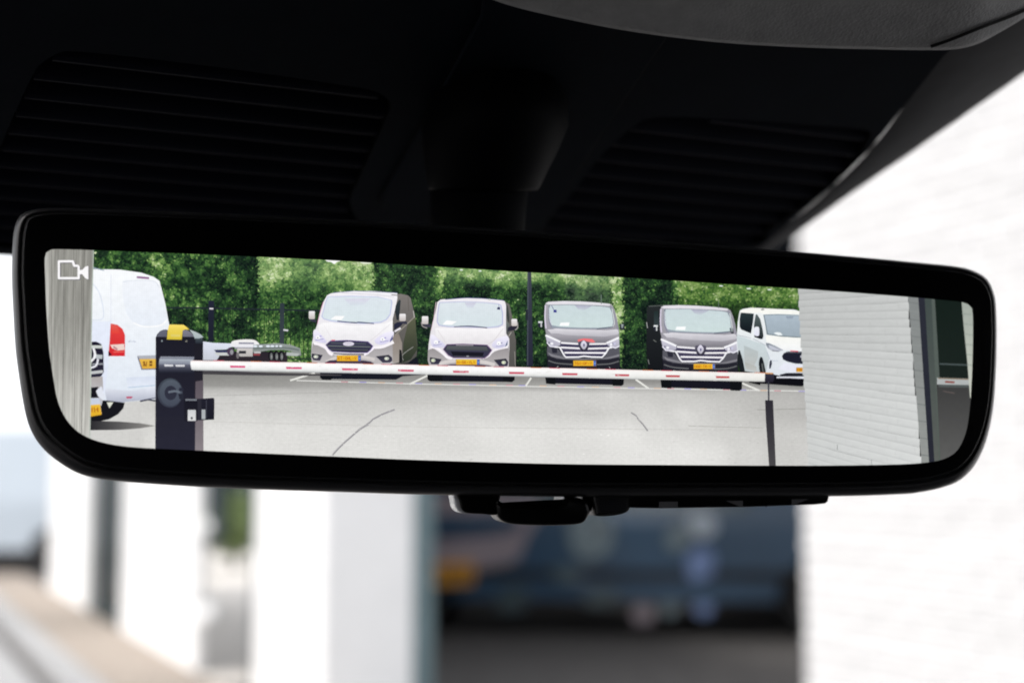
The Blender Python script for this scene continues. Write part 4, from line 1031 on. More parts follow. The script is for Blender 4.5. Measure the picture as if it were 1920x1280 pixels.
# ---- timber wall at the left and camera sign
wd = Pic('pictured_timber_wall', None, 'grey vertical timber boards at the left edge of the screen', P_WOOD)
A.v(0, 0, 1)
xs = np.linspace(76, 175, 46)
def wcol(x, y, k):
    b = 150 + 44 * step(y, 560, 800) + 34 * (1 - step(x, 84, 104)) * (1 - step(y, 600, 760)) + rng.uniform(-20, 20)
    if x > 165: b -= 14
    return (b + 1, b, b - 6)
for k in range(45):
    ya = np.linspace(455, 850, 12); sh = rng.uniform(-12, 12)
    P_ = []; C_ = []
    for y in ya:
        kx = 1 - 0.07 * (y - 455) / 395 * (xs[k] - 76) / 99
        for xx in (xs[k], xs[k + 1] + .2):
            P_.append((76 + (xx - 76) * (1 - 0.07 * (y - 455) / 395), y))
            b = 146 + 46 * step(y, 580, 800) + 40 * (1 - step(xx, 84, 106)) * (1 - step(y, 620, 780)) + sh + 6 * math.sin(y * .05 + k)
            C_.append((b + 1, b, b - 6))
    wd.raw(P_, C_, [(2 * r_, 2 * r_ + 1, 2 * r_ + 3, 2 * r_ + 2) for r_ in range(11)])
for x, c in ((97, (120, 118, 112)), (120, (112, 110, 106)), (143, (128, 126, 120)), (158, (104, 102, 98))):
    wd.line([(x, 455), (x - (x - 76) * .035, 650), (x - (x - 76) * .07, 850)], 1.1, c)
wd.line([(175.5, 455), (171.5, 600), (168, 850)], 1.6, (190, 200, 190))
wd.build()
ic = Pic('camera_symbol', None, 'white outlined video camera symbol in the top left corner of the screen')
A.v(0, 440, 4)
def stroke(pts, w, c, dx=0, dy=0):
    P2 = [(p[0] + dx, p[1] + dy) for p in pts]
    q = P2 + [P2[0]]
    for a, b_ in zip(q, q[1:]): ic.line([a, b_], w, c)
    for a in P2: ic.ell(a[0], a[1], w / 2, w / 2, c, n=10)
bodyp = [(441, 200), (546, 200), (556, 232), (584, 234), (590, 242), (590, 326), (441, 326)]
lensp = [(598, 264), (616, 264), (640, 240), (662, 234), (662, 336), (640, 326), (616, 296), (598, 296)]
stroke(bodyp, 20, (110, 108, 112), 5, 5)
ic.poly([(p[0] + 5, p[1] + 6) for p in lensp], (120, 118, 122))
stroke(bodyp, 17, (252, 250, 252)); ic.poly(lensp, (252, 250, 252))
ic.build()

# ---- white brick wall and car flank at the right of the picture
bw = Pic('pictured_brick_wall', None, 'pale brick wall at the right of the screen', P_BRICK)
A.v(0, 0, 1)
def cy_(k, x): return 614 + k * 12.6 * (x - 705) / 800
def lx(y): return 1497 + 18 * step(y, 530, 870) * 1.0 + 0
def rx(y): return 1703 + (y - 560) * 0.083
for k in range(-9, 24):
    x1 = lx(cy_(k, 1505)) + (1.0 if k % 2 else -0.3); x2 = rx(cy_(k, 1715)) + rng.uniform(-1.2, 1.2)
    c = 194 + 15 * step(k, -6, 16) + rng.uniform(-2.5, 2.5)
    n_ = 6; P_ = []; C_ = []
    for r_, (f_, d) in enumerate(((0, 6), (.2, 3), (.7, 0), (.88, -9), (1.02, -6))):
        for q in range(n_ + 1):
            x = x1 + (x2 - x1) * q / n_
            P_.append((x, cy_(k + f_, x) + .5 * math.sin(x * .16 + k)))
            b_ = c + d - 5 * (1 - q / n_) + 4 * (q / n_); C_.append((b_ - 1, b_ + 1, b_))
    bw.raw(P_, C_, [(r_ * (n_ + 1) + q, r_ * (n_ + 1) + q + 1, (r_ + 1) * (n_ + 1) + q + 1, (r_ + 1) * (n_ + 1) + q) for r_ in range(4) for q in range(n_)])
    off = (k % 2) * 20
    for q in range(6):
        x = 1520 + off + q * 40 * (1 + .06 * q) + rng.uniform(-3, 3)
        if x < x2 - 4: bw.line([(x, cy_(k + .12, x)), (x + .5, cy_(k + .84, x))], .8, (c - 9, c - 8, c - 9))
for x, y in ((1634, 868), (1570, 840)): bw.line([(x, y - 7), (x, y + 3)], 1.0, (130, 134, 134))
bw.build()
rf = Pic('pictured_window_frame', None, 'dark car flank reflecting the wall and barrier at the right edge of the screen')
P_ = []; C_ = []
yy = np.linspace(545, 880, 12)
def strip(a0, a1, b0, b1, ct, cb, cl=None):
    """strip between x=a0(top)..a1(bottom) and x=b0..b1"""
    rf.poly([(a0, 545), (b0, 545), (b1, 880), (a1, 880)], ct, cb)
strip(1702, 1729, 1724, 1748, (132, 136, 136), (150, 153, 150))
for k in range(-5, 20):
    y = cy_(k, 1712) * 1.0
    xa = rx(y); rf.line([(xa, y), (xa + 20, y + 3)], 1.5, (118, 122, 122) if k % 2 else (142, 146, 144))
strip(1721, 1743, 1733, 1753, (44, 46, 56), (40, 42, 52)); strip(1733, 1753, 1756, 1768, (66, 76, 74), (92, 96, 92)); strip(1746, 1762, 1754, 1768, (88, 96, 92), (84, 94, 88))
rf.poly([(1752, 545), (1803, 545), (1820, 712), (1820, 880), (1764, 880), (1762, 708)], (22, 32, 28), (34, 40, 38))
rf.poly([(1756, 712), (1821, 712), (1820, 880), (1764, 880)], (60, 60, 60), (98, 98, 97))
rf.line([(1762, 682), (1814, 684)], 3, (72, 82, 82)); rf.line([(1757, 714), (1817, 716)], 12.5, (176, 180, 180)); rf.line([(1759, 709), (1816, 711)], 2, (140, 124, 104)); rf.line([(1772, 715.5), (1790, 716.5)], 3.6, (142, 84, 78)); rf.line([(1760, 723), (1817, 724)], 5, (84, 90, 90))
rf.line([(1768, 733), (1790, 737)], 1.6, (100, 90, 88)); rf.line([(1768, 780), (1818, 792)], 1.3, (76, 76, 78))
rf.poly([(1802, 550), (1830, 550), (1830, 760), (1819, 745), (1814, 680), (1806, 600)], (160, 168, 160), (206, 208, 196))
for k in range(6): rf.line([(1804 + k * 2, 588 + k * 19), (1826, 590 + k * 19)], 1.2, (140, 150, 142))
rf.build()

# ---- parts below the mirror
def blob(name, pts, h0, h1, m, bev=0.0008, n=3, parent=mirror, smooth_pts=True, lab=None):
    """rounded solid between planes h0 (front) and h1 (back) of the mirror frame"""
    P2 = catmull([Vector(p) for p in pts], 5) if smooth_pts else [Vector(p) for p in pts]
    rings_ = []
    fr = [mp(p.x, p.y, h0) for p in P2]
    base2 = [Vector((a.x, a.y)) for a in fr]
    for t in range(n + 1):
        a = t / n * math.pi / 2
        q = inset2(base2, lambda nx, ny: bev * (1 - math.sin(a)))
        rings_.append([Vector((c.x, c.y, h0 - bev * (1 - math.cos(a)))) for c in q])
    rings_.append([Vector((c.x, c.y, h1)) for c in base2])
    v_, f_ = loft(rings_, (True, True))
    me = mesh_from(v_, f_)
    bm = bmesh.new(); bm.from_mesh(me); bmesh.ops.recalc_face_normals(bm, faces=bm.faces); bm.to_mesh(me); bm.free()
    o = link(name, me, m, parent, True)
    if lab: o['label'] = lab
    return o
blob('sensor_lens', [(853, 918), (853, 940), (856, 952), (864, 960), (876, 962), (890, 950), (890, 918)], -0.010, -0.024, M['lens'])
blob('sensor_block', [(862, 915), (862.5, 942), (868, 957), (880, 962), (905, 963.5), (928, 965), (933, 958), (934, 915)], -0.0085, -0.026, M['gloss'])
blob('tilt_lever', [(932, 936), (950, 943), (985, 944.5), (1035, 944.5), (1056, 940), (1060, 930), (1075, 930), (1100, 938), (1108, 955), (1104, 968), (1095, 979), (1075, 983.5), (1030, 985), (985, 984), (955, 981), (938, 972), (931, 955)], -0.0070, -0.024, M['gloss'], bev=0.0016)
blob('lever_neck', [(1052, 915), (1058, 940), (1070, 950), (1084, 950), (1078, 915)], -0.012, -0.022, M['gloss'])
blob('lever_neck', [(1094, 915), (1096, 945), (1102, 955), (1110, 955), (1112, 915)], -0.012, -0.022, M['gloss'])
blob('lever_pin', [(1113, 915), (1113, 945), (1119, 945), (1119, 915)], -0.011, -0.018, M['lens'], smooth_pts=False)
kb = blob('ribbed_block', [(1118, 915), (1117, 960), (1121, 967), (1145, 967), (1168, 963), (1179, 957), (1182, 948), (1182, 915)], -0.0085, -0.024, M['housing'])
bm = bmesh.new()
for i in range(11):
    for j in range(6):
        c = mp(1126 + i * 4.6, 936 + j * 4.3, -0.00845)
        bmesh.ops.create_cube(bm, size=0.00034, matrix=Matrix.Translation(c))
rb = link('ribs', from_bm(bm), M['slat'], kb); rb['kind'] = 'stuff'
strips = blob('button_bar', [(1180, 915), (1182, 951.5), (1240, 952.5), (1400, 950), (1530, 945.5), (1548, 943.5), (1553, 940), (1555.5, 930), (1556, 915)], -0.0080, -0.022, M['gloss'], bev=0.0006, smooth_pts=False)
def flat(name, pts, h, m, parent):
    P2 = [mp(p[0], p[1], h) for p in pts]
    Q2 = [p - Vector((0, 0, 0.0003)) for p in P2]
    v_, f_ = loft([P2, Q2], (True, True))
    return link(name, mesh_from(v_, f_), m, parent)
flat('button_symbol', [(1236, 940), (1271, 940), (1271, 951), (1236, 951)], -0.0078, M['legend'], strips)
flat('button_symbol', [(1361, 938.5), (1393, 938), (1393, 949), (1388, 949)], -0.0078, M['legend'], strips)
flat('button_symbol', [(1485, 936), (1517, 935), (1492, 945), (1485, 946)], -0.0078, M['legend'], strips)
for x in (1312, 1436):
    flat('button_gap', [(x, 932), (x + 1.6, 932), (x + 1.6, 950), (x, 950)], -0.0079, M['recess'], strips)

# ================================================================== TRIM ABOVE THE MIRROR
ALPHA = R(16)
TM = FWD * math.cos(ALPHA) - UP * math.sin(ALPHA)      # forward and down along the trim
TN = LAT.cross(TM); TN.normalize()
if TN.z > 0: TN = -TN                                   # faces the cabin
TP0 = at_y(560, 250, 0.475)
trim = empty('overhead_trim', TP0, (LAT, TM, TN) if LAT.cross(TM).dot(TN) > 0 else (LAT, TM, -TN))
tag(trim, 'black overhead trim panel with two louvred vents above the mirror', 'trim panel')
bpy.context.view_layer.update()
TI = trim.matrix_world.inverted()
zs = 1.0 if LAT.cross(TM).dot(TN) > 0 else -1.0
def tp(px, py, h=0.0):
    """photo pixel -> point h proud (towards the cabin) of the trim plane, trim frame"""
    w = on_plane(px, py, TP0 + TN * h, TN)
    return TI @ w

TRIM = [(-350, -420), (2700, -420), (2300, -120), (2060, 40), (1920, 138), (1800, 222), (1700, 292), (1600, 360), (1500, 432), (1452, 466), (1400, 500), (900, 500), (400, 486), (60, 482), (-30, 476), (-350, 440)]
VENT_A = [(62, 140), (80, 118), (108, 101), (145, 97), (300, 113), (500, 139), (660, 163), (702, 172), (722, 182), (731, 195), (729, 212), (690, 300), (655, 375), (618, 462), (-60, 458), (-20, 330), (20, 230)]
VENT_B = [(1190, 236), (1215, 224), (1260, 220), (1400, 226), (1560, 238), (1615, 243), (1630, 249), (1630, 262), (1606, 300), (1566, 340), (1505, 388), (1445, 430), (1390, 462), (1000, 462), (1060, 380), (1130, 290)]
def cat2(p, n=4): return catmull([Vector(q) for q in p], n)
va = cat2(VENT_A); vb = cat2(VENT_B)
EDGE_W = {2: 200, 3: 180, 4: 150, 5: 104, 6: 66, 7: 40, 8: 28, 9: 24, 10: 24}
inner = [Vector((p[0] - EDGE_W.get(i, 0), p[1] - EDGE_W.get(i, 0) * 0.22)) for i, p in enumerate(TRIM)]
loops = [[tp(q.x, q.y) for q in inner], [tp(q.x, q.y) for q in va], [tp(q.x, q.y) for q in vb]]
flat_loops = [[Vector((q.x, q.y, 0)) for q in L_] for L_ in loops]
tri = tessellate_polygon(flat_loops)
allv = [q for L_ in loops for q in L_]
link('panel', mesh_from(allv, [tuple(t) for t in tri]), M['trim'], trim)
# rolled right edge, turning away from the cabin towards the windscreen
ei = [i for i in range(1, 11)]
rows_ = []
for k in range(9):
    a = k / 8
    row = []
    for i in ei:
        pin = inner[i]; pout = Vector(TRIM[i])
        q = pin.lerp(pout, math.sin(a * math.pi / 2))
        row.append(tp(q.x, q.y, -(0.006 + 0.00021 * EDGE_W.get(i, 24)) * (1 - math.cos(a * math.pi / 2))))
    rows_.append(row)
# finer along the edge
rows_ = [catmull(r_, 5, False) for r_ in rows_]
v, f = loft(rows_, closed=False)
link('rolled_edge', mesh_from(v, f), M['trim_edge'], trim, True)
# front and left lips of the panel
lipi = list(range(10, 16)) + [0]
r0 = [tp(inner[i].x, inner[i].y) for i in lipi]
r1 = [q + Vector((0, 0.004, -zs * 0.006)) for q in r0]; r2 = [q + Vector((0, 0.004, -zs * 0.03)) for q in r1]
v, f = loft([r0, r1, r2], closed=False)
link('front_lip', mesh_from(v, f), M['trim'], trim)

def vent(outline, label, n_sl, b_top, b_bot, curve):
    o = None
    rim0 = [tp(q.x, q.y, 0.0) for q in outline]
    rim1 = [tp(q.x, q.y, 0.0) + Vector((0, 0, -zs * 0.012)) for q in outline]
    v_, f_ = loft([rim0, rim1], (False, False))
    f_.append(tuple(range(len(outline), 2 * len(outline))))
    box_ = link('vent', mesh_from(v_, f_), M['recess'], trim); box_['label'] = label
    P2 = [(q.x, q.y) for q in rim0]
    def span(y):
        xs_ = []
        for i in range(len(P2)):
            a, b_ = P2[i], P2[(i + 1) % len(P2)]
            if (a[1] - y) * (b_[1] - y) < 0: xs_.append(a[0] + (y - a[1]) / (b_[1] - a[1]) * (b_[0] - a[0]))
        return (min(xs_), max(xs_)) if len(xs_) >= 2 else None
    y0 = min(p[1] for p in P2); y1 = max(p[1] for p in P2)
    ys = []; pitch = 0.0118
    y = y0 + 0.005
    while y < y1 - 0.002: ys.append(y); y += pitch
    for y in ys:
        s0 = span(y)
        if not s0: continue
        xa, xb = s0[0] + .0006, s0[1] - .0006
        n_ = 14; V_ = []
        sec = [(0.0000, -0.0008), (0.0016, -0.0003), (0.0030, -0.0010), (0.0088, -0.0095), (0.0072, -0.0098), (0.0000, -0.0030)]
        ringsx = []
        for q in range(n_ + 1):
            x = xa + (xb - xa) * q / n_
            bow = curve * (1 - ((x - (xa + xb) / 2) / ((xb - xa) / 2 + 1e-6)) ** 2) * 0.0
            ringsx.append([Vector((x, y + bow - c[0] * 1.0 + 0.004, zs * c[1])) for c in sec])
        v_, f_ = loft(ringsx, (True, True))
        link('slat', mesh_from(v_, f_), M['slat'], box_, False)
    return box_
vent(va, 'louvred vent at the left of the mirror stalk', 11, 0, 0, 0.002)
vent(vb, 'louvred vent at the right of the mirror stalk', 11, 0, 0, 0.002)

# cover plate round the mirror stalk, slightly proud with a joint round it
CV = [(912, -60), (900, 30), (850, 122), (800, 214), (750, 306), (717, 362), (713, 378), (722, 388), (745, 392), (800, 396), (860, 470), (990, 470), (1040, 390), (1120, 260), (1200, 140), (1250, 66), (1310, -60)]
def plate3(name, px_pts, h, m, parent, bev=0.0006, dn=0.0):
    r_a = [tp(q[0], q[1], 0.0002) for q in px_pts]
    base2 = [Vector((a.x, a.y)) for a in r_a]
    q1 = inset2(base2, lambda nx, ny: bev)
    top_ = [Vector((c.x, c.y, zs * h)) for c in q1]; mid_ = [Vector((c.x, c.y, zs * (h - bev))) for c in base2]
    v_, f_ = loft([top_, mid_, r_a])
    tt_ = tessellate_polygon([[Vector((c.x, c.y, 0)) for c in q1]])
    f_ += [tuple(t) for t in tt_]
    return link(name, mesh_from(v_, f_), m, parent)
joint = [Vector((q[0] + (-4 if q[0] < 900 else 4), q[1])) for q in CV]
plate3('joint', [(q.x, q.y) for q in joint], 0.0005, M['recess'], trim, 0.0001)
plate3('cover', CV, 0.0014, M['trim'], trim)

# mirror stalk: boot on the cover and a neck down to the back of the mirror
st = empty('mirror_stalk', at_y(895, 420, 0.47)); tag(st, 'black mirror stalk in its boot between the two vents', 'mirror stalk')
bpy.context.view_layer.update()
SI = st.matrix_world.inverted()
def tube_rings(path, n=40):
    """path: list of (px, py, depth y, half width px, flatten)"""
    out = []
    for (px, py, d, hw, fl) in path:
        c = at_y(px, py, d); r = hw / FPX * d
        out.append([SI @ (c + Vector((math.cos(a) * r, math.sin(a) * r * fl, math.sin(a) * r * 0.25 * fl))) for a in [k * 2 * math.pi / n for k in range(n)]])
    return out
def flip_mesh(v_, f_):
    me = mesh_from(v_, f_); bm_ = bmesh.new(); bm_.from_mesh(me); bmesh.ops.recalc_face_normals(bm_, faces=bm_.faces); bm_.to_mesh(me); bm_.free(); return me
v, f = loft(tube_rings([(893, 520, 0.470, 86, 1), (894, 460, 0.472, 88, 1), (896, 400, 0.474, 91, 1), (898, 356, 0.476, 93, 1), (900, 336, 0.478, 90, 1), (902, 322, 0.48, 76, 1), (903, 316, 0.482, 40, 1)]), (True, True))
link('neck', flip_mesh(v, f), M['stalk'], st, True)
v, f = loft(tube_rings([(905, 338, 0.484, 84, .8), (905, 352, 0.480, 98, .9), (906, 356, 0.478, 104, 1), (908, 348, 0.476, 108, 1.05), (912, 322, 0.474, 116, 1.1), (920, 280, 0.472, 130, 1.2), (928, 235, 0.470, 141, 1.3), (934, 190, 0.468, 134, 1.3), (940, 140, 0.468, 110, 1.2), (946, 95, 0.468, 60, 1.0)]), (False, True))
link('boot', flip_mesh(v, f), M['stalk'], st, True)

# grained headliner moulding at the top right, nearer than the trim
hd = empty('headliner', at_y(1500, 60, 0.42)); tag(hd, 'grained grey headliner moulding at the top right corner', 'headliner')
bpy.context.view_layer.update()
HI = hd.matrix_world.inverted()
LIP = [(700, -60), (860, -22), (960, 12), (1080, 40), (1200, 62), (1350, 80), (1500, 89), (1640, 93), (1740, 94.5), (1790, 93), (1830, 84), (1870, 64), (1930, 28), (2050, -50), (2200, -160)]
lipc = catmull([Vector(p) for p in LIP], 8, False)
def hd_depth(x): return 0.395 + 0.035 * (x - 960) / 960
rows_ = []
for k in range(26):
    t = k / 25
    row = []
    for q in lipc:
        if t < 0.2:                                     # rolled lip
            a = t / 0.2 * math.pi / 2
            off = -5 * math.sin(a); dd = 0.003 * (1 - math.sin(a))
            row.append(HI @ at_y(q.x, q.y + off, hd_depth(q.x) + dd))
        else:
            s = (t - 0.2) / 0.8
            row.append(HI @ at_y(q.x + s * 60, q.y - 5 - s * 330, hd_depth(q.x) - 0.085 * s + 0.02 * s * (1 - s)))
    rows_.append(row)
v, f = loft(rows_, closed=False)
link('moulding', flip_mesh(v, f), M['visor'], hd, True)
back = [[rows_[0][i] for i in range(len(lipc))], [HI @ at_y(q.x, q.y - 30, hd_depth(q.x) + 0.10) for q in lipc]]
v, f = loft(back, closed=False)
link('underside', flip_mesh(v, f), M['trim'], hd)
# groove and edge strip near the right corner
gl = [Vector(p) for p in [(1745, 88), (1780, 76), (1840, 52), (1890, 33), (1925, 18), (1960, 0)]]
gc = catmull(gl, 6, False)
def lip_y(x):
    for a_, b_ in zip(lipc, lipc[1:]):
        if a_.x <= x <= b_.x: return a_.y + (b_.y - a_.y) * (x - a_.x) / (b_.x - a_.x)
    return lipc[-1].y
def on_hd(x, y):
    s_ = 0.0
    for _ in range(12): s_ = max(0.0, (lip_y(x - 60 * s_) - 5 - y) / 330)
    return HI @ at_y(x, y, hd_depth(x - 60 * s_) - 0.085 * s_ + 0.02 * s_ * (1 - s_) - 0.0012)
g0 = [on_hd(q.x - 1, q.y - 3.4) for q in gc]; g1 = [on_hd(q.x + 1, q.y + 2.6) for q in gc]
v, f = loft([g0, g1], closed=False)
link('groove', flip_mesh(v, f), M['recess'], hd)

# ================================================================== CAR BODY ROUND THE CAMERA (unseen shell that keeps the cabin dark)
car = empty('unseen_cabin', (0, 0, GZ), (LAT, FWD, UP)); tag(car, 'unseen car cabin roof and pillars that keep the cabin dark', 'car')
def cbox(name, x1, y1, z1, x2, y2, z2, bev=0.02, m='cabin'):
    me = obox(Vector(((x1 + x2) / 2, (y1 + y2) / 2, (z1 + z2) / 2)), Vector((1, 0, 0)), Vector((0, 1, 0)), Vector((0, 0, 1)), (x2 - x1) / 2, (y2 - y1) / 2, (z2 - z1) / 2, bev)
    return link(name, me, M[m], car)
cbox('roof', -0.95, -1.6, 1.35 + 0.30, 0.75, 0.18, 1.35 + 0.36)
cbox('rear_wall', -0.95, -1.66, 0.3, 0.75, -1.6, 1.71)
cbox('floor', -0.95, -1.6, 0.25, 0.75, 0.75, 0.32)
cbox('door', -0.99, -1.6, 0.25, -0.95, 0.75, 1.05)
cbox('door', 0.75, -1.6, 0.25, 0.79, 0.75, 1.05)
cbox('pillar', -0.99, -1.6, 1.05, -0.95, -0.45, 1.71, 0.01)
cbox('pillar', 0.75, -1.6, 1.05, 0.79, -0.45, 1.71, 0.01)
cbox('dashboard', -0.95, 0.35, 0.5, 0.75, 0.95, 0.98, 0.05)

# ================================================================== OUTSIDE
bm = bmesh.new()
bmesh.ops.create_grid(bm, x_segments=2, y_segments=2, size=150)
go = link('ground', from_bm(bm), M['asphalt']); go.location = (0, 100, GZ); tag(go, kind='structure', label='grey asphalt ground outside the windscreen')

# white facade: piers along a line parallel to the car
FL = 2.16                                                # distance of the facade to the right of the car
def fp(s, w=0.0, z=GZ): 
    p = LAT * (FL + w) + FWD * s; return Vector((p.x, p.y, z))
def s_of(px, w=0.0):
    k = (px - 960) / FPX / (1.0)
    # solve X/Y = k  for P = LAT*(FL+w) + FWD*s
    a = FL + w
    return (LAT.x * a - k * LAT.y * a) / (k * FWD.y - FWD.x)
k_ = math.cos(PITCH)
def spx(px, w=0.0):
    # pixel column near the lower third of the frame (a little perspective from the pitch)
    return s_of(960 + (px - 960) * 1.0, w)
fac = empty('white_building', fp(7)); tag(fac, 'white rendered building front with wide piers and dark windows between them', 'building')
fac.matrix_world = Matrix.Translation(fp(7)); bpy.context.view_layer.update(); FI = fac.matrix_world.inverted()
def fbox(name, s1, s2, w1, w2, z1, z2, m, bev=0.01, par=fac, inv=None):
    c = fp((s1 + s2) / 2, (w1 + w2) / 2, (z1 + z2) / 2)
    me = obox((inv or FI) @ c, FWD, LAT, UP, abs(s2 - s1) / 2, abs(w2 - w1) / 2, (z2 - z1) / 2, bev)
    return link(name, me, M[m], par)
for a, b_ in ((102, 171), (236, 374), (483, 610)):
    s1, s2 = spx(a), spx(b_)
    fbox('pier', min(s1, s2), max(s1, s2), 0, 0.49 if a == 483 else 0.07, GZ - 0.05, GZ + 4.2, 'white_wall', 0.015)
sa, sb = spx(102) , spx(171)
s_far = max(sa, sb)
fbox('wall', s_far + 0.9, s_far + 5, 0, 0.49, GZ - 0.05, GZ + 4.2, 'white_wall', 0.01) if False else None
# windows between the first and second pier
w1, w2 = spx(171), spx(236)
fbox('window', min(w1, w2), max(w1, w2), 0.12, 0.16, GZ + 0.1, GZ + 4.0, 'glass', 0.004)
for t in (0.0, 0.5, 1.0):
    s_ = w1 + (w2 - w1) * t
    fbox('mullion', s_ - 0.04, s_ + 0.04, 0.08, 0.118, GZ + 0.1, GZ + 4.0, 'frame', 0.004)
fbox('sill', min(w1, w2), max(w1, w2), 0.05, 0.3, GZ, GZ + 0.1, 'frame', 0.004)
# passage between the second and third pier: dark frame post on the near side
p3 = spx(483); fbox('frame_post', p3 + 0.01, p3 + 0.16, 0.02, 0.12, GZ, GZ + 4.0, 'frame', 0.004)
p2 = spx(374); fbox('frame_post', p2 - 0.30, p2 - 0.02, 0.08, 0.16, GZ + 0.95, GZ + 4.0, 'frame', 0.004)
fbox('lintel', spx(610) , spx(102), -0.001, 0.491, GZ + 4.2, GZ + 4.8, 'white_wall', 0.01) if False else None
# dark frame beside the grey return of the third pier
q3 = spx(610)
fbox('frame_post', q3 + 0.05, q3 + 0.20, 0.50, 0.62, GZ, GZ + 4.0, 'pale_teal', 0.004)

# gravel bed and kerb in front of the facade
def strip_obj(name, s1, s2, w1, w2, z, m, label, kind=None, n=1):
    v_ = [fp(s1, w1, z), fp(s2, w1, z), fp(s2, w2, z), fp(s1, w2, z)]
    o = link(name, mesh_from(v_, [(0, 1, 2, 3)]), M[m]); tag(o, label, None, None, kind); return o
strip_obj('gravel_bed', 3.0, 40, -0.75, 0.0, GZ + 0.03, 'gravel', 'sandy gravel bed along the white building', 'structure')
strip_obj('paving', 5.0, 40, 0.0, 9.0, GZ + 0.004, 'gravel', 'pale sandy paving beyond the passage', 'structure') if False else None
ORD = 'nearest second third fourth fifth sixth seventh eighth ninth tenth eleventh twelfth thirteenth fourteenth fifteenth sixteenth seventeenth eighteenth nineteenth twentieth'.split()
for k in range(20):
    s0 = 6.0 + k * 1.0
    c = fp(s0, -0.85, GZ + 0.05)
    o = link('kerb_stone', obox(Vector((0, 0, 0)), FWD, LAT, UP, 0.492, 0.09, 0.07, 0.012), M['kerb']); o.location = c
    if k == 0: km = o.data
    else: o.data = km
    tag(o, 'grey concrete kerb stone edging the gravel bed, ' + ORD[k] + (' to the camera' if k == 0 else ' from the camera'), 'kerb stone', 'kerb stones edging the gravel bed')
# second light band: gutter strip outside the kerb
strip_obj('gutter', 4.0, 40, -1.35, -1.05, GZ + 0.004, 'kerb', 'pale concrete gutter strip beside the kerb', 'structure')

# pale balls added in the passage to stand in for blurred highlights
for px, py, sz in ((402, 990, 0.075), (392, 1155, 0.08)):
    bm = bmesh.new(); bmesh.ops.create_uvsphere(bm, u_segments=16, v_segments=10, radius=sz)
    for v_ in bm.verts:
        if v_.co.z < -sz * .5: v_.co.z = -sz * .5
    o = link('glint_ball', from_bm(bm), M['chrome'], None, True)  # blurred highlight stand-in; the 'chrome' key holds the glint white
    p2_ = spx(374); r_ = ray(px, py); y_ = fp(p2_, 0.1).y; o.location = r_ * (y_ / r_.y)
    tag(o, 'upper pale ball added to stand in for a blurred highlight in the gap between two white piers' if py < 1100 else 'lower pale ball added to stand in for a blurred highlight in the gap between two white piers', 'glint', 'balls added as glints in the gap')

# shrub behind the passage
def shrub(x, y, h, r, label):
    t = empty('shrub', (x, y, GZ)); tag(t, label, 'shrub')
    V_, F_ = [], []
    for _ in range(1500):
        d = Vector((rng.normal(), rng.normal(), rng.normal())); d.normalize()
        c = Vector((d.x * r * rng.uniform(.4, 1), d.y * r * rng.uniform(.4, 1), h * .55 + d.z * h * .45 * rng.uniform(.4, 1)))
        a = Vector((rng.normal(), rng.normal(), rng.normal())).normalized() * .06; b_ = a.cross(d).normalized() * .04
        n0 = len(V_); V_ += [c + a, c + b_, c - a, c - b_]; F_.append((n0, n0 + 1, n0 + 2, n0 + 3))
    link('crown', mesh_from(V_, F_), M['leaf'], t)
    bm_ = bmesh.new(); bmesh.ops.create_cone(bm_, cap_ends=True, segments=8, radius1=.05, radius2=.03, depth=h * .5, matrix=Matrix.Translation((0, 0, h * .25)))
    link('trunk', from_bm(bm_), M['bark'], t)
_pv = [ground(250, 1285), ground(620, 1285), ground(600, 1010), ground(340, 1010)]
o = link('paving', mesh_from([Vector((q.x, q.y, GZ + 0.006)) for q in _pv], [(0, 1, 2, 3)]), M['pale_paving']); tag(o, 'pale paving seen through the gap between the piers', kind='structure')
pp = ground(442, 1065); shrub(pp.x, pp.y, 1.25, 0.55, 'green shrub in the gap between two white piers')
# pale boundary wall beyond the passage
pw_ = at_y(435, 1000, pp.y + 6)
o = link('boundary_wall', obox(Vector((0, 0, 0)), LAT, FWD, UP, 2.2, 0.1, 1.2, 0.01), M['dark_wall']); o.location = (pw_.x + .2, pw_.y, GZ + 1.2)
tag(o, 'grey boundary wall seen through the gap between the piers', 'wall')

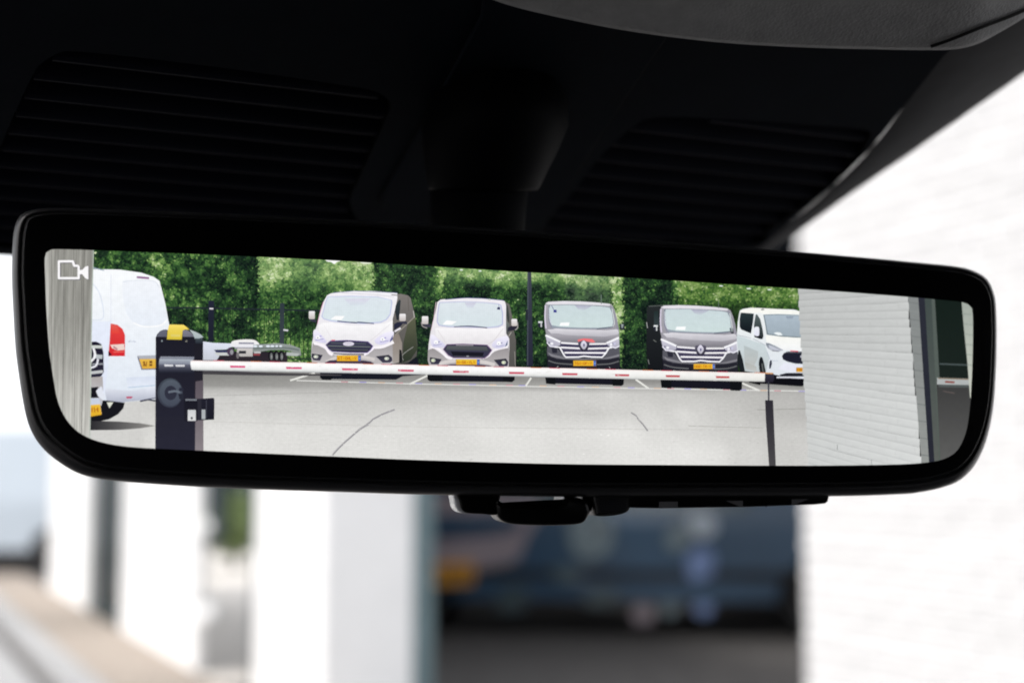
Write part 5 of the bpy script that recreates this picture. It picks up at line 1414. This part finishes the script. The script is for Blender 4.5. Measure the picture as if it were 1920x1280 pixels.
# vehicles -----------------------------------------------------------------
def vehicle(name, loc, ax, ay, L, W, H, paint, label, cat='van', plate_on=False, dark=False):
    """ax: direction the long side runs, ay: direction away from the viewer"""
    t = empty(name, loc, (ax, ay, UP)); tag(t, label, cat)
    prof = [(-L / 2, .35), (-L / 2, H * .52), (-L / 2 + .1, H * .60), (-L / 2 + .75, H * .66), (-L / 2 + 1.45, H * .97), (-L / 2 + 1.8, H), (L / 2 - .2, H), (L / 2 - .03, H * .93), (L / 2, H * .5), (L / 2, .35)]
    arch = []
    for cx in (L / 2 - .85, -L / 2 + .85):
        for k in range(9): arch.append((cx + .38 * math.cos(k * math.pi / 8), .33 + .38 * math.sin(k * math.pi / 8)))
    pr = [Vector(p) for p in prof] + [Vector(p) for p in arch]
    rings_ = []
    zt = max(p[1] for p in prof)
    for yy_, ins in ((0.0, .05), (.06, 0), (W - .06, 0), (W, .05)):
        rings_.append([Vector((p.x * (1 - ins * .15), yy_ + (.14 * max(0, (p.y - H * .5) / (H * .5)) * (1 if yy_ < W / 2 else -1)), p.y - ins * .4 * (p.y / zt))) for p in pr])
    n_ = len(pr); vv = [q for r_ in rings_ for q in r_]; ff = []
    for k in range(3):
        for i in range(n_):
            j = (i + 1) % n_; ff.append((k * n_ + i, k * n_ + j, (k + 1) * n_ + j, (k + 1) * n_ + i))
    for base_, rev in ((0, False), (3 * n_, True)):
        for t_ in tessellate_polygon([[Vector((p.x, p.y, 0)) for p in pr]]):
            tr_ = tuple(base_ + q for q in t_); ff.append(tr_[::-1] if rev else tr_)
    link('body', flip_mesh(vv, ff), M[paint], t)
    def side(nm, x1, x2, z1, z2, m_, yo=-.012, tilt=True, th=.012):
        def P_(x, z): return Vector((x, yo + (.14 * max(0, (z - H * .5) / (H * .5)) if tilt else 0), z))
        a_ = [P_(x1, z1), P_(x2, z1), P_(x2, z2), P_(x1, z2)]; b2_ = [q + Vector((0, th, 0)) for q in a_]
        v_, f_ = loft([a_, b2_], (True, True)); return link(nm, flip_mesh(v_, f_), M[m_], t)
    for cx in (L / 2 - .85, -L / 2 + .85):
        for yy_ in (.02, W - .24):
            bm_ = bmesh.new(); bmesh.ops.create_cone(bm_, cap_ends=True, segments=28, radius1=.33, radius2=.33, depth=.22, matrix=Matrix.Translation((cx, yy_ + .11, .33)) @ Matrix.Rotation(math.pi / 2, 4, 'X'))
            bmesh.ops.bevel(bm_, geom=[e for e in bm_.edges if e.is_boundary or len(e.link_faces) == 2 and e.calc_face_angle(0) > 1], offset=.02, segments=2, affect='EDGES')
            wl = link('wheel', from_bm(bm_), M['tyre'], t)
            bm_ = bmesh.new(); bmesh.ops.create_cone(bm_, cap_ends=True, segments=20, radius1=.2, radius2=.17, depth=.03, matrix=Matrix.Translation((cx, yy_ - .006, .33)) @ Matrix.Rotation(math.pi / 2, 4, 'X'))
            link('rim', from_bm(bm_), M['rim'], wl)
    return t, side

# white brick wall to the right of the car
WW = 3.4 - FL
BP_, BL = 0.0625, 0.22
se = s_of(1497, WW)
wall = empty('brick_wall', fp(se, WW)); tag(wall, 'white painted brick wall filling the right side of the view', 'wall')
bpy.context.view_layer.update(); WI = wall.matrix_world.inverted()
link('wall_core', obox(WI @ fp(se - 2.5 - 0.006, WW + 0.125, GZ + 2.0), FWD, LAT, UP, 2.5, 0.11, 2.1, 0.004), M['mortar'], wall)
bm = bmesh.new(); me_b = []
for L_ in (0.104, 0.05):
    for q in range(3):
        b_ = obox(Vector((0, 0, 0)), FWD, LAT, UP, L_, 0.05, 0.0255, 0.004, 1)
        for v_ in b_.vertices:
            v_.co += Vector((rng.normal(), rng.normal(), rng.normal())) * 0.0011
        b_.materials.append(M['brick']); me_b.append(b_)
rest = bmesh.new(); nb_ = 0
for row in range(66):
    z = GZ + 0.03 + row * BP_
    s0 = se - (0.0 if row % 2 else 0.0)
    x = 0.0; k = 0
    while x < 4.8:
        half = (k == 0 and row % 2 == 0)
        L_ = 0.05 if half else 0.104
        c = fp(se - x - L_, WW + 0.058 + float(rng.uniform(-.0025, .0025)), z)
        d_ = c.copy(); 
        # picture position of the brick, to choose those in view
        yv = c.y * cp + c.z * sp_; zv = -c.y * sp_ + c.z * cp
        ix = 960 + FPX * c.x / yv; iy = 640 - FPX * zv / yv
        src = me_b[(3 if half else 0) + (row * 7 + k * 3) % 3]
        if 1440 < ix < 1960 and 60 < iy < 1310 and nb_ < 300:
            o = bpy.data.objects.new('brick', src); COL.objects.link(o); o.parent = wall; o.location = WI @ c; nb_ += 1
        else:
            n0 = len(rest.verts); vm = [rest.verts.new(WI @ c + v_.co) for v_ in src.vertices]
            for p_ in src.polygons: rest.faces.new([vm[i] for i in p_.vertices])
        x += 2 * L_ + 0.012; k += 1
rb = link('outer_bricks', from_bm(rest), M['brick'], wall); rb['kind'] = 'stuff'

# made-up garage between pier and brick wall, added to darken van and ground
ga = empty('shade_shelter', (0.9, 12, GZ)); tag(ga, 'roof and walls added to shade the parked blue van', 'shade_shelter')
def gbox(name, x1, y1, x2, y2, z1, z2, m, sh=0.0):
    bm_ = bmesh.new(); bmesh.ops.create_cube(bm_, size=1)
    for v_ in bm_.verts:
        yy_ = y1 + (v_.co.y + .5) * (y2 - y1)
        v_.co = Vector((x1 + (v_.co.x + .5) * (x2 - x1) + sh * yy_ - .9, yy_ - 12, z1 + (v_.co.z + .5) * (z2 - z1)))
    bmesh.ops.bevel(bm_, geom=list(bm_.edges), offset=.01, segments=1, affect='EDGES')
    return link(name, from_bm(bm_), M[m], ga)
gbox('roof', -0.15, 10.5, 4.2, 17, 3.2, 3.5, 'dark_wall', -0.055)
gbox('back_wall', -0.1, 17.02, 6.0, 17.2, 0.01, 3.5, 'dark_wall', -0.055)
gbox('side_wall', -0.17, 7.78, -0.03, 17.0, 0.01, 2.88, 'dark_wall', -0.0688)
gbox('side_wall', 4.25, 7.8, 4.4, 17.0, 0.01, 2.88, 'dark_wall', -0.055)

# blue van in the opening
bl = ground(1145, 1196); bl.z = GZ
vax = Vector((.992, -.12, 0)).normalized(); vay = Vector((.12, .992, 0)).normalized()
t, side = vehicle('parked_van', bl, vax, vay, 5.3, 1.8, 1.95, 'blue_paint', 'dark blue van parked between the white pier and the brick wall')
side('side_window', -1.1, -.1, 1.1, 1.62, 'car_glass'); side('side_window', .05, 1.2, 1.1, 1.62, 'car_glass')
side('rubbing_strip', -1.7, 1.7, .5, .58, 'tyre', tilt=False)
bpy.context.view_layer.update(); VI = t.matrix_world.inverted()
def on_van(name, px, m, smooth=True, off=0.03):
    p0 = bl - vay * off
    P2 = [VI @ on_plane(q[0], q[1], p0, vay) for q in px]
    if smooth: P2 = catmull(P2, 4)
    v_, f_ = loft([P2, [q + Vector((0, off * .6, 0)) for q in P2]], (True, True))
    return link(name, flip_mesh(v_, f_), M[m], t)
on_van('rear_panel', [(700, 940), (1000, 930), (985, 1010), (940, 1060), (700, 1070)], 'rose_panel_and_glint', off=.03)
on_van('rear_lamp', [(700, 975), (960, 968), (930, 1000), (700, 1008)], 'blue_paint', off=.06)
pl_ = on_van('number_plate', [(795, 1058), (885, 1054), (887, 1094), (796, 1098)], 'plate', False, .09)
for k in range(6):
    on_van('plate_letter', [(802 + k * 14, 1066), (809 + k * 14, 1066), (809 + k * 14, 1086), (802 + k * 14, 1086)], 'plate_ink', False, .1)
for q, m in (([(1070, 960), (1120, 955), (1150, 985), (1140, 1030), (1100, 1050), (1070, 1020)], 'pale_glint'), ([(1105, 965), (1140, 965), (1145, 1000), (1110, 1000)], 'white_paint'),
             ([(1250, 1000), (1290, 975), (1300, 1010), (1260, 1030)], 'pale_glint'), ([(1290, 965), (1335, 965), (1340, 1000), (1300, 1004)], 'white_paint'),
             ([(1290, 1035), (1335, 1030), (1335, 1075), (1295, 1085)], 'lilac_glint'), ([(1240, 1132), (1270, 1130), (1268, 1150), (1245, 1152)], 'pale_glint'), ([(1305, 1130), (1335, 1132), (1330, 1154), (1305, 1150)], 'lilac_glint'), ([(1100, 1110), (1150, 1105), (1155, 1130), (1105, 1135)], 'car_glass'), ([(930, 1110), (985, 1100), (985, 1140), (940, 1145)], 'car_glass'), ([(1040, 1060), (1090, 1070), (1080, 1090), (1040, 1085)], 'car_glass'), ([(1190, 1138), (1222, 1138), (1222, 1165), (1190, 1165)], 'rose_panel_and_glint')):
    on_van('glint_patch', q, m)  # coloured patches standing in for blurred highlights and window reflections

# white van far left
wl_ = ground(-200, 1078); wl_.z = GZ
t2, side2 = vehicle('parked_van', wl_, Vector((1, -.05, 0)).normalized(), Vector((.05, 1, 0)).normalized(), 6.4, 1.9, 2.1, 'white_paint', 'white van parked far off at the left beyond the piers')
side2('sill', -3.1, 3.1, .1, .36, 'tyre', tilt=False)
